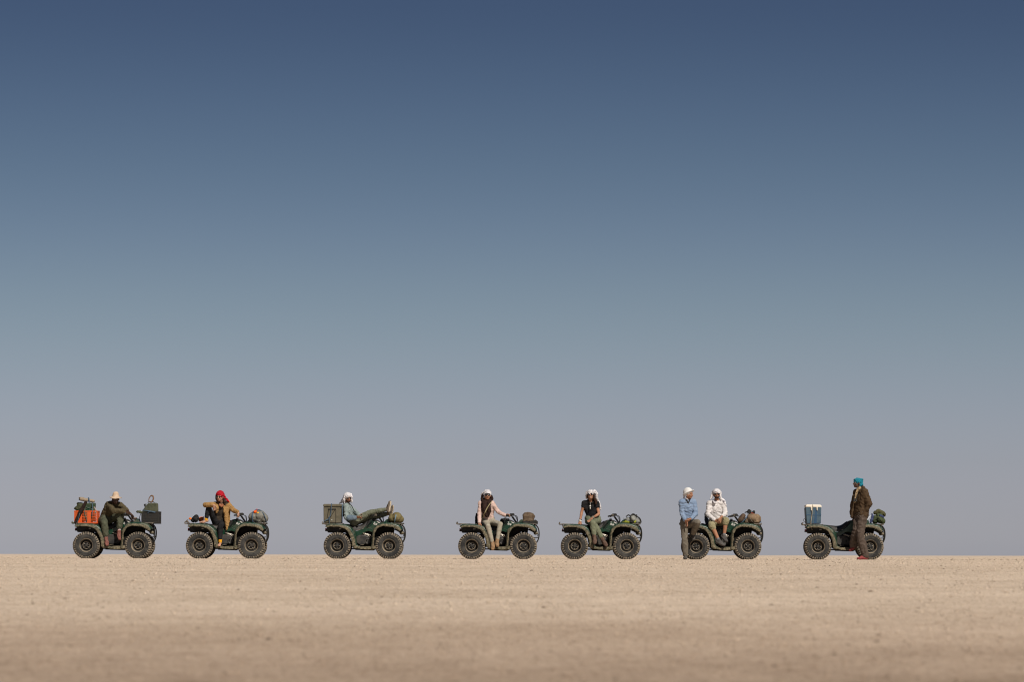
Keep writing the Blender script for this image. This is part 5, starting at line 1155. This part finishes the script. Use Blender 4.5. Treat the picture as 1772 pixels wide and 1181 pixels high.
# quad 5
W = WF(5)
GB = cloth('grey_ripstop', (0.14, 0.145, 0.135), (0.24, 0.24, 0.215), rough=0.6)
r = bag(W, (1160, 600, -0.02), 'grey and lime green bag with black straps on the fifth front rack', 'bag',
        [('c', (1050, 585, -0.16), 0.040, (1050, 585, 0.12), 0.04), ('c', (1120, 555, -0.2), 0.075, (1120, 555, 0.16), 0.075), ('c', (1190, 535, -0.2), 0.085, (1190, 535, 0.16), 0.085), ('c', (1245, 565, -0.2), 0.065, (1245, 565, 0.16), 0.065), ('c', (1275, 580, -0.1), 0.04, (1275, 580, 0.1), 0.04), ('e', (1170, 560, -0.02), (0.18, 0.245, 0.07))], GB, 'bag', fold=0.020, ffreq=9)
LIME = cloth('lime_nylon', (0.17, 0.19, 0.02), (0.27, 0.28, 0.04))
b = MB(); limb(b, [W(1035, 588, -0.20), W(1080, 575, -0.265), W(1125, 580, -0.285)], [0.016, 0.034, 0.022]); limb(b, [W(1210, 580, -0.285), W(1228, 560, -0.285)], [0.022, 0.016]); blob('lime_panel', b, LIME, r, vox=0.007, smooth=2, fold=0.008)
for pts, ww in (([(1085, 500, -0.18), (1120, 475, -0.14), (1150, 500, -0.28), (1155, 570, -0.31)], 0.014), ([(1150, 490, -0.2), (1190, 462, -0.16), (1230, 490, -0.22)], 0.020), ([(1230, 490, -0.2), (1280, 520, -0.2), (1302, 570, -0.18), (1290, 600, -0.2)], 0.016), ([(1155, 570, -0.31), (1200, 590, -0.29), (1260, 600, -0.27)], 0.014), ([(1240, 500, -0.2), (1232, 470, -0.1)], 0.024)): strap(W, pts, r, m=M['black'], wd=ww)
strap(W, [(1180, 598, -0.27), (1215, 600, -0.27), (1240, 598, -0.27)], r, wd=0.008); strap(W, [(1050, 520, -0.12), (1080, 560, -0.26), (1110, 590, -0.27)], r, m=OLIVEC, wd=0.007)
b = MB(); ell(b, W(1185, 478, -0.1), (0.04, 0.06, 0.03)); blob('bag_top', b, BLACKC, r, vox=0.007, smooth=2, fold=0.01)

# quad 6
W = WF(6)
bag(W, (1035, 590, -0.05), 'rolled brown bag leaning behind the handlebar of the sixth bike', 'rolled bag', [('c', (1022, 578, -0.12), 0.066, (1066, 516, -0.12), 0.058), ('c', (1022, 578, 0.08), 0.066, (1066, 516, 0.08), 0.058)], cloth('chocolate_canvas', (0.050, 0.030, 0.020), (0.12, 0.08, 0.055)), 'rolled_bag', fold=0.010)
r = bag(W, (1205, 635, -0.02), 'big brown canvas sack strapped on the sixth front rack', 'sack',
        [('c', (1130, 585, -0.22), 0.075, (1130, 585, 0.18), 0.075), ('c', (1190, 555, -0.24), 0.115, (1190, 555, 0.18), 0.115), ('c', (1250, 565, -0.24), 0.115, (1250, 565, 0.18), 0.115), ('c', (1205, 600, -0.2), 0.06, (1270, 600, -0.2), 0.06)], cloth('brown_sack_canvas', (0.125, 0.082, 0.050), (0.24, 0.17, 0.11)), 'sack', fold=0.028, ffreq=8, fs=(1, 1, 0.6))
strap(W, [(1135, 500, -0.15), (1110, 545, -0.30), (1060, 600, -0.30), (1020, 630, -0.26)], r, wd=0.010); strap(W, [(1320, 590, -0.2), (1325, 640, -0.24), (1310, 680, -0.24)], r, wd=0.010)
strap(W, [(1150, 540, -0.33), (1190, 590, -0.37), (1220, 630, -0.33)], r, m=M['rack'], wd=0.006); strap(W, [(1100, 575, -0.30), (1140, 615, -0.32), (1165, 636, -0.28)], r, m=M['rack'], wd=0.006)
r = bag(W, (1160, 485, -0.08), 'black camera bag lying on top of the brown sack', 'camera bag', [('b', (1155, 462, -0.08), (0.10, 0.14, 0.065), -10), ('e', (1150, 440, -0.08), (0.035, 0.05, 0.03)), ('e', (1218, 465, -0.05), (0.04, 0.05, 0.045)), ('c', (1090, 468, -0.1), 0.014, (1110, 462, -0.1), 0.018)], BLACKC, 'camera_bag', fold=0.012, ffreq=14, vox=0.008)
strap(W, [(1180, 470, -0.17), (1200, 478, -0.17), (1225, 490, -0.16)], r, m=cloth('dark_red_strap', (0.22, 0.03, 0.02)), wd=0.010)
bag(W, (485, 655, -0.02), 'small black pouch on the rear rack between the two men', 'pouch', [('e', (470, 640, -0.02), (0.04, 0.06, 0.022)), ('e', (500, 645, -0.02), (0.03, 0.05, 0.02))], BLACKC, 'pouch', fold=0.008, vox=0.007)
bag(W, (530, 600, 0.12), 'dark blue jacket heaped behind the seated man in white', 'folded jacket', [('c', (530, 580, 0.10), 0.05, (545, 620, 0.10), 0.06), ('c', (518, 480, 0.06), 0.03, (525, 560, 0.10), 0.04)], cloth('dark_blue_cloth', (0.035, 0.042, 0.055), (0.07, 0.08, 0.10)), 'folded_jacket', fold=0.012)

# quad 7
W = WF(7)
r = empty('cool_box', W(250, 668, 0.0), 'blue cool box with a white lid on the rightmost bike', 'cool box')
CB = mat('blue_plastic', (0.040, 0.075, 0.110), (0.070, 0.110, 0.140), rough=0.5, scale=7, bump=0.1)
b = MB(); wpoly(W, [(158, 668), (146, 450), (354, 452), (346, 668)], -0.24, 0.24, b); wb(b, 'body', CB, r, bevel=0.020)
b = MB(); wpoly(W, [(150, 447), (150, 424), (165, 412), (340, 416), (358, 430), (359, 450)], -0.25, 0.25, b); wb(b, 'lid', mat('cream_plastic', (0.72, 0.66, 0.56), bump=0, rough=0.5), r, bevel=0.012)
for x_ in (222, 298):
    b = MB(); wpoly(W, [(x_-9, 440), (x_+9, 440), (x_+5, 492), (x_-5, 492)], -0.262, -0.235, b); wb(b, 'latch', mat('cream_latch', (0.62, 0.57, 0.48), bump=0), r, bevel=0.003)
b = MB(); wpoly(W, [(155, 545), (352, 548), (352, 556), (155, 553)], -0.246, -0.23, b); wpoly(W, [(272, 470), (300, 500), (290, 660), (255, 660)], -0.243, -0.23, b); wb(b, 'moulded_groove', mat('deep_blue_plastic', (0.03, 0.07, 0.13), bump=0), r)
strap(W, [(243, 411, -0.1), (243, 412, -0.255), (236, 470, -0.268), (228, 560, -0.262), (216, 640, -0.262), (220, 700, -0.30), (232, 745, -0.34)], r, m=cloth('cream_rope', (0.30, 0.25, 0.18), (0.42, 0.36, 0.27)), wd=0.007)
strap(W, [(165, 640, -0.15), (130, 600, -0.2), (118, 625, -0.2), (140, 650, -0.2)], r, m=M['cable'], wd=0.005, nm='cord')
r = bag(W, (1100, 668, -0.02), 'green rucksack on the front rack behind the tall man', 'rucksack',
        [('c', (1060, 630, -0.16), 0.060, (1060, 630, 0.16), 0.06), ('c', (1125, 610, -0.18), 0.085, (1125, 610, 0.16), 0.085), ('c', (1160, 630, -0.15), 0.065, (1160, 630, 0.15), 0.065), ('c', (1120, 565, -0.10), 0.085, (1120, 565, 0.1), 0.085), ('c', (1060, 590, -0.1), 0.06, (1060, 590, 0.1), 0.06)], cloth('moss_green_nylon', (0.030, 0.043, 0.020), (0.060, 0.078, 0.038)), 'rucksack', fold=0.018, ffreq=9)
b = MB(); limb(b, [W(1060, 520, -0.1), W(1110, 500, -0.1), W(1165, 525, -0.1)], [0.045, 0.055, 0.045]); ell(b, W(1185, 545, -0.1), (0.03, 0.05, 0.045)); blob('lid_pocket', b, cloth('olive_brown_nylon', (0.045, 0.045, 0.020), (0.09, 0.085, 0.04)), r, vox=0.008, smooth=2, fold=0.014)
b = MB(); limb(b, [W(1005, 640, -0.2), W(1030, 570, -0.18), W(1020, 535, -0.16)], [0.03, 0.03, 0.02]); limb(b, [W(1130, 560, -0.20), W(1165, 575, -0.20)], [0.03, 0.03]); blob('side_pocket', b, cloth('navy_nylon', (0.022, 0.030, 0.075), (0.05, 0.062, 0.13)), r, vox=0.008, smooth=2, fold=0.014)
strap(W, [(1000, 560, -0.16), (960, 610, -0.2), (925, 650, -0.25)], r, m=cloth('white_cord', (0.5, 0.5, 0.48)), wd=0.006)
strap(W, [(1040, 650, -0.25), (1085, 570, -0.27), (1160, 640, -0.26)], r, m=OLIVEC, wd=0.010)
W = lambda a, b, y=0.0: W1(a, b, y+0.14)
r = empty('binoculars', W(802, 355, -1.06), 'black binoculars hanging on the chest of the tall standing man', 'binoculars')
b = MB()
for dx in (-0.022, 0.022): b.tube([W(802, 325, -1.07)+V((dx, 0, 0)), W(798, 372, -1.08)+V((dx*1.2, 0, 0))], [0.017, 0.026], 12)
b.tube([W(802, 345, -1.07)+V((-0.02, 0, 0)), W(802, 345, -1.07)+V((0.02, 0, 0))], 0.010, 8); wb(b, 'barrels', M['black'], r)
b = MB(); b.tube([W(820, 330, -1.06), W(845, 250, -1.03), W(862, 205, -1.0)], 0.004, 5, 4); b.tube([W(788, 330, -1.06), W(800, 260, -1.0), W(830, 215, -0.98)], 0.004, 5, 4); wb(b, 'neck_strap', M['cable'], r)
